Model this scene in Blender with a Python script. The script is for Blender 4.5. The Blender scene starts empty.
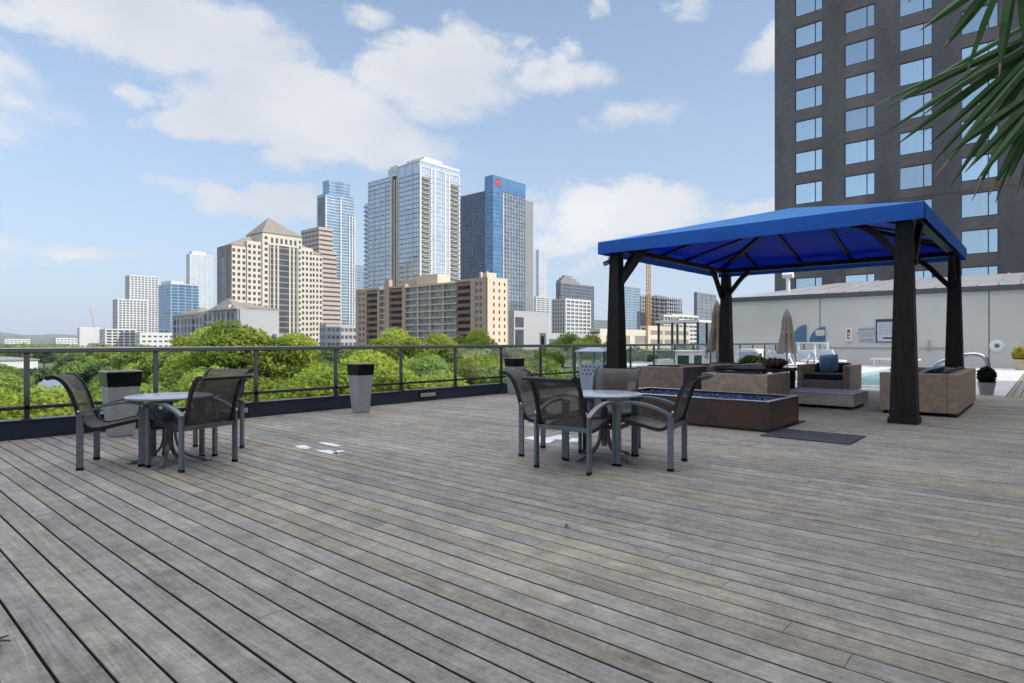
import bpy, math, random
import numpy as np
from mathutils import Vector, Matrix
random.seed(7); RNG = np.random.default_rng(7)
SC = bpy.context.scene
COL = SC.collection
PI = math.pi
rad = math.radians

# ------------------------------------------------------------------ frame of the place
# world +X runs along the guard rail, world +Y along the deck boards; eye at the origin, 1.2 m up
TH = rad(41.3); CT, ST = math.cos(TH), math.sin(TH)
F_PX, HOR, EYE = 611.0, 341.5, 1.2
GROUND = -14.0
HAZE=.0001; SUN_EL=38; SUN_STR=3.0; SKY_STR=.13; SKY_DUST=1.4; CLOUD=4.8; ZEN_FILL=2.0; VEIL0=.85; VEIL1=.2; EXPO=0.6

def cam2w(xc, d):
    return (ST*xc + CT*d, -CT*xc + ST*d)
def at(px, d):
    return cam2w((px-512.0)/F_PX*d, d)
def zat(py, d):
    return EYE - (py-HOR)/F_PX*d
def extL(pc, pl, d):                                   # length along +Y of a wall seen from column pc to column pl
    tc, tl = (pc-512)/F_PX, (pl-512)/F_PX
    return (tc-tl)*d/(CT+ST*tl)
def extR(pc, pr, d):                                   # length along +X
    tc, tr = (pc-512)/F_PX, (pr-512)/F_PX
    return (tr-tc)*d/(ST-CT*tr)

# ------------------------------------------------------------------ tagging
def tag(o, label=None, cat=None, group=None, kind=None):
    if label: o['label'] = label
    if cat: o['category'] = cat
    if group: o['group'] = group
    if kind: o['kind'] = kind
    return o
def empty(name, loc=(0,0,0), rz=0.0, label=None, cat=None, group=None):
    o = bpy.data.objects.new(name, None); COL.objects.link(o)
    o.empty_display_size = .2
    o.location = loc; o.rotation_euler = (0,0,rz)
    return tag(o, label, cat, group)
def children(o):
    return [c for c in bpy.data.objects if c.parent == o]
def copy_tree(o, parent=None):
    c = o.copy(); COL.objects.link(c); c.parent = parent
    for ch in children(o): copy_tree(ch, c)
    return c

# ------------------------------------------------------------------ mesh builder
class MB:
    def __init__(s): s.v=[]; s.f=[]; s.m=[]
    def add(s, vs, fs, m=0):
        k=len(s.v); s.v += [tuple(v) for v in vs]
        for f in fs: s.f.append([i+k for i in f]); s.m.append(m)
        return s
    def box(s, x0,y0,z0,x1,y1,z1, m=0, M=None):
        vs=[Vector(p) for p in ((x0,y0,z0),(x1,y0,z0),(x1,y1,z0),(x0,y1,z0),(x0,y0,z1),(x1,y0,z1),(x1,y1,z1),(x0,y1,z1))]
        if M is not None: vs=[M@v for v in vs]
        return s.add(vs, [(3,2,1,0),(4,5,6,7),(0,1,5,4),(1,2,6,5),(2,3,7,6),(3,0,4,7)], m)
    def taper(s, cx,cy,z0,z1,w0,d0,w1,d1,m=0):
        a=[(cx-w0/2,cy-d0/2,z0),(cx+w0/2,cy-d0/2,z0),(cx+w0/2,cy+d0/2,z0),(cx-w0/2,cy+d0/2,z0)]
        b=[(cx-w1/2,cy-d1/2,z1),(cx+w1/2,cy-d1/2,z1),(cx+w1/2,cy+d1/2,z1),(cx-w1/2,cy+d1/2,z1)]
        return s.add(a+b, [(3,2,1,0),(4,5,6,7),(0,1,5,4),(1,2,6,5),(2,3,7,6),(3,0,4,7)], m)
    def sweep(s, pts, prof, side=None, m=0, scales=None):
        # prof: list of (a,b): a along 'side', b along the remaining normal
        pts=[Vector(p) for p in pts]; n=len(pts); k=len(prof); vs=[]
        prev=None
        for i,p in enumerate(pts):
            t=(pts[min(i+1,n-1)]-pts[max(i-1,0)]).normalized()
            if side is not None: S=Vector(side); S=(S-t*S.dot(t)).normalized()
            else:
                ref=prev if prev is not None else (Vector((0,0,1)) if abs(t.z)<.9 else Vector((1,0,0)))
                S=(ref-t*ref.dot(t)).normalized(); prev=S
            N=t.cross(S); sc=scales[i] if scales else 1.0
            for a,b in prof: vs.append(p+S*a*sc+N*b*sc)
        fs=[]
        for i in range(n-1):
            for j in range(k): fs.append((i*k+j,i*k+(j+1)%k,(i+1)*k+(j+1)%k,(i+1)*k+j))
        fs.append(tuple(range(k))[::-1]); fs.append(tuple((n-1)*k+j for j in range(k)))
        return s.add(vs,fs,m)
    def bar(s, pts, w, h, side=None, m=0):
        return s.sweep(pts, [(-w/2,-h/2),(w/2,-h/2),(w/2,h/2),(-w/2,h/2)], side, m)
    def tube(s, pts, r, n=8, m=0, scales=None):
        return s.sweep(pts, [(r*math.cos(2*PI*j/n), r*math.sin(2*PI*j/n)) for j in range(n)], None, m, scales)
    def lathe(s, prof, n=24, c=(0,0,0), m=0):
        vs=[]; k=len(prof)
        for j in range(n):
            a=2*PI*j/n
            for r,z in prof: vs.append((c[0]+r*math.cos(a), c[1]+r*math.sin(a), c[2]+z))
        fs=[]
        for j in range(n):
            q=(j+1)%n
            for i in range(k-1): fs.append((j*k+i,q*k+i,q*k+i+1,j*k+i+1))
        if prof[0][0]>1e-6: fs.append(tuple(j*k for j in range(n))[::-1])
        if prof[-1][0]>1e-6: fs.append(tuple(j*k+k-1 for j in range(n)))
        return s.add(vs,fs,m)
    def prism(s, poly, axis, a0, a1, m=0):            # poly of (u,v); axis 'x','y' or 'z'
        def P(u,v,a): return {'x':(a,u,v),'y':(u,a,v),'z':(u,v,a)}[axis]
        n=len(poly); vs=[P(u,v,a0) for u,v in poly]+[P(u,v,a1) for u,v in poly]
        fs=[tuple(range(n))[::-1], tuple(range(n,2*n))]+[(i,(i+1)%n,n+(i+1)%n,n+i) for i in range(n)]
        return s.add(vs,fs,m)
    def build(s, name, mats, parent=None, smooth=False, bevel=0, solid=0):
        me=bpy.data.meshes.new(name); me.from_pydata(s.v,[],s.f)
        mats = mats if isinstance(mats,(list,tuple)) else [mats]
        for m in mats: me.materials.append(m)
        if len(mats)>1: me.polygons.foreach_set('material_index', s.m)
        me.update()
        import bmesh
        bm=bmesh.new(); bm.from_mesh(me); bmesh.ops.recalc_face_normals(bm, faces=bm.faces); bm.to_mesh(me); bm.free()
        if smooth:
            me.polygons.foreach_set('use_smooth',[True]*len(me.polygons))
            try: me.set_sharp_from_angle(angle=rad(40))
            except Exception: pass
        o=bpy.data.objects.new(name,me); COL.objects.link(o)
        if parent is not None: o.parent=parent
        if bevel:
            b=o.modifiers.new('bevel','BEVEL'); b.width=bevel; b.segments=2; b.limit_method='ANGLE'; b.angle_limit=rad(35)
        return o

def curve(ctrl, n=6):                                  # Catmull-Rom through points
    P=[Vector(p) for p in ctrl]; P=[P[0]*2-P[1]]+P+[P[-1]*2-P[-2]]; out=[]
    for i in range(1,len(P)-2):
        for k in range(n):
            t=k/n; a,b,c,d=P[i-1],P[i],P[i+1],P[i+2]
            out.append(.5*((2*b)+(c-a)*t+(2*a-5*b+4*c-d)*t*t+(3*b-a-3*c+d)*t**3))
    out.append(P[-2]); return out

# ------------------------------------------------------------------ materials
def newmat(name):
    m=bpy.data.materials.new(name); m.use_nodes=True
    nt=m.node_tree; b=nt.nodes['Principled BSDF']
    return m, nt, b, nt.nodes['Material Output']
def N(nt, t, **kw):
    n=nt.nodes.new(t)
    for k,v in kw.items(): setattr(n,k,v)
    return n
def mat(name, col, rough=.6, metal=0.0, var=.12, scale=6.0, bump=0.0, spec=.5, stretch=None, dirt=None, coat=0):
    m,nt,b,out=newmat(name)
    b.inputs['Roughness'].default_value=rough; b.inputs['Metallic'].default_value=metal
    b.inputs['Specular IOR Level'].default_value=spec
    if coat: b.inputs['Coat Weight'].default_value=coat
    tc=N(nt,'ShaderNodeTexCoord'); mp=N(nt,'ShaderNodeMapping')
    if stretch: mp.inputs['Scale'].default_value=stretch
    nt.links.new(tc.outputs['Object'],mp.inputs['Vector'])
    nz=N(nt,'ShaderNodeTexNoise'); nz.inputs['Scale'].default_value=scale; nz.inputs['Detail'].default_value=6
    nt.links.new(mp.outputs['Vector'],nz.inputs['Vector'])
    rp=N(nt,'ShaderNodeValToRGB')
    lo=[c*(1-var) for c in col]; hi=[min(1,c*(1+var)) for c in col]
    rp.color_ramp.elements[0].position=.3; rp.color_ramp.elements[1].position=.7
    rp.color_ramp.elements[0].color=(*lo,1); rp.color_ramp.elements[1].color=(*hi,1)
    if dirt:
        e=rp.color_ramp.elements.new(.5); e.color=(*col,1); rp.color_ramp.elements[0].color=(*dirt,1)
    nt.links.new(nz.outputs['Fac'],rp.inputs['Fac']); nt.links.new(rp.outputs['Color'],b.inputs['Base Color'])
    if bump:
        bp=N(nt,'ShaderNodeBump'); bp.inputs['Strength'].default_value=bump; bp.inputs['Distance'].default_value=.01
        nt.links.new(nz.outputs['Fac'],bp.inputs['Height']); nt.links.new(bp.outputs['Normal'],b.inputs['Normal'])
    return m

def m_planks():
    m,nt,b,out=newmat('weathered_wood')
    tc=N(nt,'ShaderNodeTexCoord'); at_=N(nt,'ShaderNodeAttribute'); at_.attribute_name='board'
    sep=N(nt,'ShaderNodeSeparateColor'); nt.links.new(at_.outputs['Color'],sep.inputs['Color'])
    off=N(nt,'ShaderNodeVectorMath',operation='MULTIPLY_ADD'); off.inputs[1].default_value=(37,53,11)
    nt.links.new(at_.outputs['Color'],off.inputs[0]); nt.links.new(tc.outputs['Object'],off.inputs[2])
    mp=N(nt,'ShaderNodeMapping'); mp.inputs['Scale'].default_value=(8,.55,1)
    nt.links.new(off.outputs[0],mp.inputs['Vector'])
    g=N(nt,'ShaderNodeTexNoise'); g.inputs['Scale'].default_value=1.6; g.inputs['Detail'].default_value=9; g.inputs['Roughness'].default_value=.68; g.inputs['Distortion'].default_value=2.6
    nt.links.new(mp.outputs[0],g.inputs['Vector'])
    # cathedral figure: wave bands bent by low noise
    mw=N(nt,'ShaderNodeMapping'); mw.inputs['Scale'].default_value=(5,.35,1); nt.links.new(off.outputs[0],mw.inputs['Vector'])
    wv=N(nt,'ShaderNodeTexWave'); wv.inputs['Scale'].default_value=3.2; wv.inputs['Distortion'].default_value=16; wv.inputs['Detail'].default_value=3; wv.inputs['Detail Scale'].default_value=.9
    nt.links.new(mw.outputs[0],wv.inputs['Vector'])
    # blotches of weathering
    bl=N(nt,'ShaderNodeTexNoise'); bl.inputs['Scale'].default_value=.75; bl.inputs['Detail'].default_value=7; bl.inputs['Roughness'].default_value=.65
    nt.links.new(tc.outputs['Object'],bl.inputs['Vector'])
    bl2=N(nt,'ShaderNodeTexNoise'); bl2.inputs['Scale'].default_value=6; bl2.inputs['Detail'].default_value=8; bl2.inputs['Roughness'].default_value=.72
    nt.links.new(off.outputs[0],bl2.inputs['Vector'])
    bl3=N(nt,'ShaderNodeTexNoise'); bl3.inputs['Scale'].default_value=38; bl3.inputs['Detail'].default_value=6; bl3.inputs['Roughness'].default_value=.75
    nt.links.new(off.outputs[0],bl3.inputs['Vector'])
    def mul(a,k,c=0.0):
        n=N(nt,'ShaderNodeMath',operation='MULTIPLY_ADD'); nt.links.new(a,n.inputs[0]); n.inputs[1].default_value=k; n.inputs[2].default_value=c; return n.outputs[0]
    def add(a,c):
        n=N(nt,'ShaderNodeMath',operation='ADD'); nt.links.new(a,n.inputs[0]); nt.links.new(c,n.inputs[1]); return n.outputs[0]
    v=add(add(add(add(mul(sep.outputs[0],.20,-.10), mul(g.outputs['Fac'],1.0,-.5)), mul(wv.outputs['Fac'],.10,-.05)), mul(bl.outputs['Fac'],.75,-.375)), add(mul(bl2.outputs['Fac'],1.1,-.2), mul(bl3.outputs['Fac'],.85,-.25)))
    rp=N(nt,'ShaderNodeValToRGB'); nt.links.new(v,rp.inputs['Fac'])
    cr=rp.color_ramp
    cr.elements[0].position=.02; cr.elements[0].color=(.088,.082,.078,1)
    cr.elements[1].position=1.0; cr.elements[1].color=(.43,.42,.405,1)
    for p,c in ((.3,(.165,.158,.15)),(.55,(.24,.232,.222)),(.78,(.32,.31,.297))):
        e=cr.elements.new(p); e.color=(*c,1)
    # some boards and areas keep a warm tan tone, others are silver
    hue=N(nt,'ShaderNodeMix',data_type='RGBA',blend_type='MULTIPLY'); hue.inputs['Factor'].default_value=1
    hr=N(nt,'ShaderNodeValToRGB'); hr.color_ramp.elements[0].color=(1.01,.99,.955,1); hr.color_ramp.elements[1].color=(1.11,1.0,.83,1)
    hr.color_ramp.elements[0].position=.25; hr.color_ramp.elements[1].position=.85
    h=add(mul(sep.outputs[1],.75,0), mul(bl.outputs['Fac'],.9,-.35)); nt.links.new(h,hr.inputs['Fac'])
    nt.links.new(rp.outputs['Color'],hue.inputs['A']); nt.links.new(hr.outputs['Color'],hue.inputs['B'])
    nt.links.new(hue.outputs['Result'],b.inputs['Base Color'])
    b.inputs['Roughness'].default_value=.62; b.inputs['Specular IOR Level'].default_value=.35
    bp=N(nt,'ShaderNodeBump'); bp.inputs['Strength'].default_value=.35; bp.inputs['Distance'].default_value=.004
    nt.links.new(add(g.outputs['Fac'],mul(bl2.outputs['Fac'],.6)),bp.inputs['Height']); nt.links.new(bp.outputs['Normal'],b.inputs['Normal'])
    return m

def m_glass_pane(name, tint=(.8,.9,.88), alpha=.12, rough=.02):
    m,nt,b,out=newmat(name); nt.nodes.remove(b)
    tr=N(nt,'ShaderNodeBsdfTransparent'); tr.inputs['Color'].default_value=(*[1-(1-c)*.12 for c in tint],1)
    gl=N(nt,'ShaderNodeBsdfGlossy'); gl.inputs['Roughness'].default_value=rough; gl.inputs['Color'].default_value=(.9,.95,1,1)
    fr=N(nt,'ShaderNodeFresnel'); fr.inputs['IOR'].default_value=1.45
    ml=N(nt,'ShaderNodeMath',operation='MULTIPLY'); ml.inputs[1].default_value=.4; nt.links.new(fr.outputs[0],ml.inputs[0])
    mx=N(nt,'ShaderNodeMixShader'); nt.links.new(ml.outputs[0],mx.inputs['Fac']); nt.links.new(tr.outputs[0],mx.inputs[1]); nt.links.new(gl.outputs[0],mx.inputs[2])
    nt.links.new(mx.outputs[0],out.inputs['Surface']); return m

def m_curtain(name, c1, c2, cell=(3,3,3.3), refl=.5, rough=.08, seed=0):
    # reflective curtain wall: pane to pane variation by flooring the position
    m,nt,b,out=newmat(name)
    tc=N(nt,'ShaderNodeTexCoord')
    ad=N(nt,'ShaderNodeVectorMath',operation='ADD'); ad.inputs[1].default_value=(.13+seed,.17,.11); nt.links.new(tc.outputs['Object'],ad.inputs[0])
    dv=N(nt,'ShaderNodeVectorMath',operation='DIVIDE'); dv.inputs[1].default_value=cell; nt.links.new(ad.outputs[0],dv.inputs[0])
    fl=N(nt,'ShaderNodeVectorMath',operation='FLOOR'); nt.links.new(dv.outputs[0],fl.inputs[0])
    wn=N(nt,'ShaderNodeTexWhiteNoise'); nt.links.new(fl.outputs[0],wn.inputs['Vector'])
    nz=N(nt,'ShaderNodeTexNoise'); nz.inputs['Scale'].default_value=.05; nz.inputs['Detail'].default_value=4; nt.links.new(tc.outputs['Object'],nz.inputs['Vector'])
    mm=N(nt,'ShaderNodeMath',operation='MULTIPLY_ADD'); mm.inputs[1].default_value=.55; nt.links.new(wn.outputs['Value'],mm.inputs[0])
    m2=N(nt,'ShaderNodeMath',operation='MULTIPLY_ADD'); m2.inputs[1].default_value=.9; m2.inputs[2].default_value=-.22; nt.links.new(nz.outputs['Fac'],m2.inputs[0]); nt.links.new(m2.outputs[0],mm.inputs[2])
    mx=N(nt,'ShaderNodeMix',data_type='RGBA'); mx.inputs['A'].default_value=(*c1,1); mx.inputs['B'].default_value=(*c2,1)
    nt.links.new(mm.outputs[0],mx.inputs['Factor']); nt.links.new(mx.outputs['Result'],b.inputs['Base Color'])
    b.inputs['Metallic'].default_value=refl; b.inputs['Roughness'].default_value=rough; b.inputs['Specular IOR Level'].default_value=.6
    return m

def m_weave(name, c1, c2, sx=.045, sz=.022):
    m,nt,b,out=newmat(name)
    tc=N(nt,'ShaderNodeTexCoord'); sp=N(nt,'ShaderNodeSeparateXYZ'); nt.links.new(tc.outputs['Object'],sp.inputs[0])
    sm=N(nt,'ShaderNodeMath',operation='ADD'); nt.links.new(sp.outputs[0],sm.inputs[0]); nt.links.new(sp.outputs[1],sm.inputs[1])
    cb=N(nt,'ShaderNodeCombineXYZ'); nt.links.new(sm.outputs[0],cb.inputs[0]); nt.links.new(sp.outputs[2],cb.inputs[1])
    br=N(nt,'ShaderNodeTexBrick'); br.offset=.5; br.inputs['Scale'].default_value=1; br.inputs['Brick Width'].default_value=sx; br.inputs['Row Height'].default_value=sz
    br.inputs['Mortar Size'].default_value=.0035; br.inputs['Mortar Smooth'].default_value=.6
    br.inputs['Color1'].default_value=(*c1,1); br.inputs['Color2'].default_value=(*c2,1); br.inputs['Mortar'].default_value=(*[c*.25 for c in c1],1)
    nt.links.new(cb.outputs[0],br.inputs['Vector'])
    nz=N(nt,'ShaderNodeTexNoise'); nz.inputs['Scale'].default_value=7; nz.inputs['Detail'].default_value=5; nt.links.new(tc.outputs['Object'],nz.inputs['Vector'])
    mx=N(nt,'ShaderNodeMix',data_type='RGBA',blend_type='OVERLAY'); mx.inputs['Factor'].default_value=.45
    nt.links.new(br.outputs['Color'],mx.inputs['A']); nt.links.new(nz.outputs['Fac'],mx.inputs['B']); nt.links.new(mx.outputs['Result'],b.inputs['Base Color'])
    b.inputs['Roughness'].default_value=.5
    bp=N(nt,'ShaderNodeBump'); bp.inputs['Strength'].default_value=.6; bp.inputs['Distance'].default_value=.006; bp.invert=True
    nt.links.new(br.outputs['Fac'],bp.inputs['Height']); nt.links.new(bp.outputs['Normal'],b.inputs['Normal'])
    return m

def m_sheer(name, col, see=.3, trans=.25):              # open-mesh fabric: part of the light passes straight through
    m,nt,b,out=newmat(name)
    b.inputs['Roughness'].default_value=.55
    tc=N(nt,'ShaderNodeTexCoord'); nz=N(nt,'ShaderNodeTexNoise'); nz.inputs['Scale'].default_value=14; nz.inputs['Detail'].default_value=5
    mp=N(nt,'ShaderNodeMapping'); mp.inputs['Scale'].default_value=(1,1,6); nt.links.new(tc.outputs['Object'],mp.inputs[0]); nt.links.new(mp.outputs[0],nz.inputs['Vector'])
    rp=N(nt,'ShaderNodeValToRGB'); rp.color_ramp.elements[0].color=(*[c*.75 for c in col],1); rp.color_ramp.elements[1].color=(*[c*1.3 for c in col],1)
    rp.color_ramp.elements[0].position=.3; rp.color_ramp.elements[1].position=.7
    nt.links.new(nz.outputs['Fac'],rp.inputs['Fac']); nt.links.new(rp.outputs['Color'],b.inputs['Base Color'])
    tl=N(nt,'ShaderNodeBsdfTranslucent'); tl.inputs['Color'].default_value=(*col,1)
    tr=N(nt,'ShaderNodeBsdfTransparent')
    a=N(nt,'ShaderNodeMixShader'); a.inputs[0].default_value=trans; nt.links.new(b.outputs[0],a.inputs[1]); nt.links.new(tl.outputs[0],a.inputs[2])
    c=N(nt,'ShaderNodeMixShader'); c.inputs[0].default_value=see; nt.links.new(a.outputs[0],c.inputs[1]); nt.links.new(tr.outputs[0],c.inputs[2])
    nt.links.new(c.outputs[0],out.inputs['Surface']); return m

def m_canvas(name, col, trans=.45, tcol=None):
    m,nt,b,out=newmat(name)
    tc=N(nt,'ShaderNodeTexCoord'); nz=N(nt,'ShaderNodeTexNoise'); nz.inputs['Scale'].default_value=2.2; nz.inputs['Detail'].default_value=6
    nt.links.new(tc.outputs['Object'],nz.inputs['Vector'])
    rp=N(nt,'ShaderNodeValToRGB'); rp.color_ramp.elements[0].color=(*[c*.85 for c in col],1); rp.color_ramp.elements[1].color=(*[c*1.12 for c in col],1)
    rp.color_ramp.elements[0].position=.3; rp.color_ramp.elements[1].position=.7
    nt.links.new(nz.outputs['Fac'],rp.inputs['Fac']); nt.links.new(rp.outputs['Color'],b.inputs['Base Color'])
    b.inputs['Roughness'].default_value=.55
    bp=N(nt,'ShaderNodeBump'); bp.inputs['Strength'].default_value=.25; bp.inputs['Distance'].default_value=.03
    nt.links.new(nz.outputs['Fac'],bp.inputs['Height']); nt.links.new(bp.outputs['Normal'],b.inputs['Normal'])
    tl=N(nt,'ShaderNodeBsdfTranslucent'); tl.inputs['Color'].default_value=(*(tcol or col),1)
    a=N(nt,'ShaderNodeMixShader'); a.inputs[0].default_value=trans; nt.links.new(b.outputs[0],a.inputs[1]); nt.links.new(tl.outputs[0],a.inputs[2])
    nt.links.new(a.outputs[0],out.inputs['Surface']); return m

def m_leaf(name, dark, light, trans=.35):
    m,nt,b,out=newmat(name)
    at_=N(nt,'ShaderNodeAttribute'); at_.attribute_name='tint'
    oi=N(nt,'ShaderNodeObjectInfo')
    mm=N(nt,'ShaderNodeMath',operation='MULTIPLY_ADD'); mm.inputs[1].default_value=.4; mm.inputs[2].default_value=-.2; nt.links.new(oi.outputs['Random'],mm.inputs[0])
    ad=N(nt,'ShaderNodeMath',operation='ADD',use_clamp=True); nt.links.new(at_.outputs['Fac'],ad.inputs[0]); nt.links.new(mm.outputs[0],ad.inputs[1])
    mx=N(nt,'ShaderNodeMix',data_type='RGBA'); mx.inputs['A'].default_value=(*dark,1); mx.inputs['B'].default_value=(*light,1)
    nt.links.new(ad.outputs[0],mx.inputs['Factor']); nt.links.new(mx.outputs['Result'],b.inputs['Base Color'])
    b.inputs['Roughness'].default_value=.6; b.inputs['Specular IOR Level'].default_value=.25
    tl=N(nt,'ShaderNodeBsdfTranslucent'); nt.links.new(mx.outputs['Result'],tl.inputs['Color'])
    a=N(nt,'ShaderNodeMixShader'); a.inputs[0].default_value=trans; nt.links.new(b.outputs[0],a.inputs[1]); nt.links.new(tl.outputs[0],a.inputs[2])
    nt.links.new(a.outputs[0],out.inputs['Surface']); return m

def m_corten():
    m,nt,b,out=newmat('rusted_steel')
    tc=N(nt,'ShaderNodeTexCoord')
    n1=N(nt,'ShaderNodeTexNoise'); n1.inputs['Scale'].default_value=2.6; n1.inputs['Detail'].default_value=9; n1.inputs['Roughness'].default_value=.65; nt.links.new(tc.outputs['Object'],n1.inputs['Vector'])
    rp=N(nt,'ShaderNodeValToRGB'); cr=rp.color_ramp
    cr.elements[0].position=.3; cr.elements[0].color=(.028,.021,.026,1); cr.elements[1].position=.72; cr.elements[1].color=(.12,.066,.045,1)
    e=cr.elements.new(.5); e.color=(.085,.05,.042,1); e=cr.elements.new(.62); e.color=(.095,.042,.024,1)
    nt.links.new(n1.outputs['Fac'],rp.inputs['Fac']); nt.links.new(rp.outputs['Color'],b.inputs['Base Color'])
    b.inputs['Metallic'].default_value=.25; b.inputs['Roughness'].default_value=.45
    return m

def m_brick(name, c1, c2, w=.6, h=.2, mortar=.012, mc=None):
    m,nt,b,out=newmat(name)
    tc=N(nt,'ShaderNodeTexCoord'); sp=N(nt,'ShaderNodeSeparateXYZ'); nt.links.new(tc.outputs['Object'],sp.inputs[0])
    sm=N(nt,'ShaderNodeMath',operation='ADD'); nt.links.new(sp.outputs[0],sm.inputs[0]); nt.links.new(sp.outputs[1],sm.inputs[1])
    cb=N(nt,'ShaderNodeCombineXYZ'); nt.links.new(sm.outputs[0],cb.inputs[0]); nt.links.new(sp.outputs[2],cb.inputs[1])
    br=N(nt,'ShaderNodeTexBrick'); br.inputs['Scale'].default_value=1; br.inputs['Brick Width'].default_value=w; br.inputs['Row Height'].default_value=h
    br.inputs['Mortar Size'].default_value=mortar; br.inputs['Color1'].default_value=(*c1,1); br.inputs['Color2'].default_value=(*c2,1); br.inputs['Mortar'].default_value=(*(mc or [c*.6 for c in c1]),1)
    nt.links.new(cb.outputs[0],br.inputs['Vector'])
    nz=N(nt,'ShaderNodeTexNoise'); nz.inputs['Scale'].default_value=.35; nz.inputs['Detail'].default_value=7
    mp=N(nt,'ShaderNodeMapping'); mp.inputs['Scale'].default_value=(1,1,.35); nt.links.new(tc.outputs['Object'],mp.inputs[0]); nt.links.new(mp.outputs[0],nz.inputs['Vector'])
    mx=N(nt,'ShaderNodeMix',data_type='RGBA',blend_type='OVERLAY'); mx.inputs['Factor'].default_value=.6
    nt.links.new(br.outputs['Color'],mx.inputs['A']); nt.links.new(nz.outputs['Fac'],mx.inputs['B']); nt.links.new(mx.outputs['Result'],b.inputs['Base Color'])
    b.inputs['Roughness'].default_value=.75
    return m

M = dict(
 wood=m_planks(),
 shaded_board_side=mat('shaded_board_side',(.03,.028,.026),.9),  # shade in the gaps put into a near-black side colour
 dark_void=mat('shadow_gap',(.012,.012,.014),.9),
 concrete=mat('pool_concrete',(.50,.49,.50),.8,scale=2.5,var=.1,bump=.1),
 stucco=mat('grey_stucco',(.61,.59,.545),.85,scale=.6,var=.06,bump=.05),
 rail=mat('grey_paint',(.04,.047,.055),.4,metal=.3),
 kerb=mat('navy_paint',(.02,.032,.06),.35,var=.3,scale=3),
 glass=m_glass_pane('clear_glass'),
 light=mat('beige_lens',(.42,.39,.38),.5),
 frame=mat('grey_powder_coat',(.165,.185,.21),.34,metal=.3),
 frame_dark=mat('charcoal_powder_coat',(.022,.025,.03),.4,metal=.3),
 sling=m_sheer('brown_mesh',(.078,.067,.06),.2,.15),
 tabletop=mat('pale_table',(.33,.37,.43),.22,var=.05),
 pot_grey=mat('grey_resin',(.36,.37,.38),.55,scale=9),
 gloss_black=mat('gloss_black',(.004,.005,.005),.2,spec=.3),
 soil=mat('soil',(.03,.02,.015),.95,bump=.6,scale=40),
 pergola=mat('dark_stained_wood',(.017,.012,.011),.55,spec=.25,stretch=(6,6,.6),scale=4,var=.4),
 canvas=m_canvas('blue_canvas',(.004,.125,.56),.12,(.008,.14,.75)),
 canvas_top=m_canvas('skylit_blue_canvas',(.016,.25,.70),.30,(.008,.14,.75)),  # sky light on the roof slopes put into a paler blue
 shade_sheet=m_canvas('navy_shade_sheet',(.003,.028,.16),.45,(.005,.13,.7)),  # underside shade put into the colour of an added dark sheet
 wicker=m_weave('tan_wicker',(.56,.41,.31),(.43,.30,.215)),
 cushion=mat('black_cushion',(.012,.012,.016),.85,bump=.3,scale=30),
 pillow=mat('blue_pillow',(.16,.25,.38),.85,bump=.5,scale=22,var=.25),
 corten=m_corten(),
 steel=mat('brushed_steel',(.6,.6,.62),.22,metal=.9),
 bluepeb=mat('blue_glass_pebbles',(.006,.028,.12),.15,scale=45,var=.8,bump=1.0),
 white=mat('white_paint',(.78,.78,.77),.45,var=.04),
 bin=mat('pale_blue_grey_metal',(.36,.43,.52),.4,metal=.1,var=.06),
 mat_=mat('dark_slate_mat',(.03,.034,.045),.7,var=.3,scale=3),
 beige_fabric=m_canvas('beige_umbrella_cloth',(.36,.31,.245),.2),
 mural=mat('blue_panel',(.075,.17,.29),.5),
 red=mat('red_enamel',(.35,.06,.03),.4),
 ink=mat('dark_ink',(.05,.055,.09),.6),
 ink_lilac=mat('violet_ink',(.22,.21,.33),.6),
 water=None,
)
def m_water():
    m,nt,b,out=newmat('pool_water')
    b.inputs['Base Color'].default_value=(.09,.42,.46,1); b.inputs['Roughness'].default_value=.06
    tc=N(nt,'ShaderNodeTexCoord'); nz=N(nt,'ShaderNodeTexNoise'); nz.inputs['Scale'].default_value=2.2; nz.inputs['Detail'].default_value=3
    nt.links.new(tc.outputs['Object'],nz.inputs['Vector'])
    bp=N(nt,'ShaderNodeBump'); bp.inputs['Strength'].default_value=.12; bp.inputs['Distance'].default_value=.05
    nt.links.new(nz.outputs['Fac'],bp.inputs['Height']); nt.links.new(bp.outputs['Normal'],b.inputs['Normal'])
    return m
M['water']=m_water()
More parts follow.
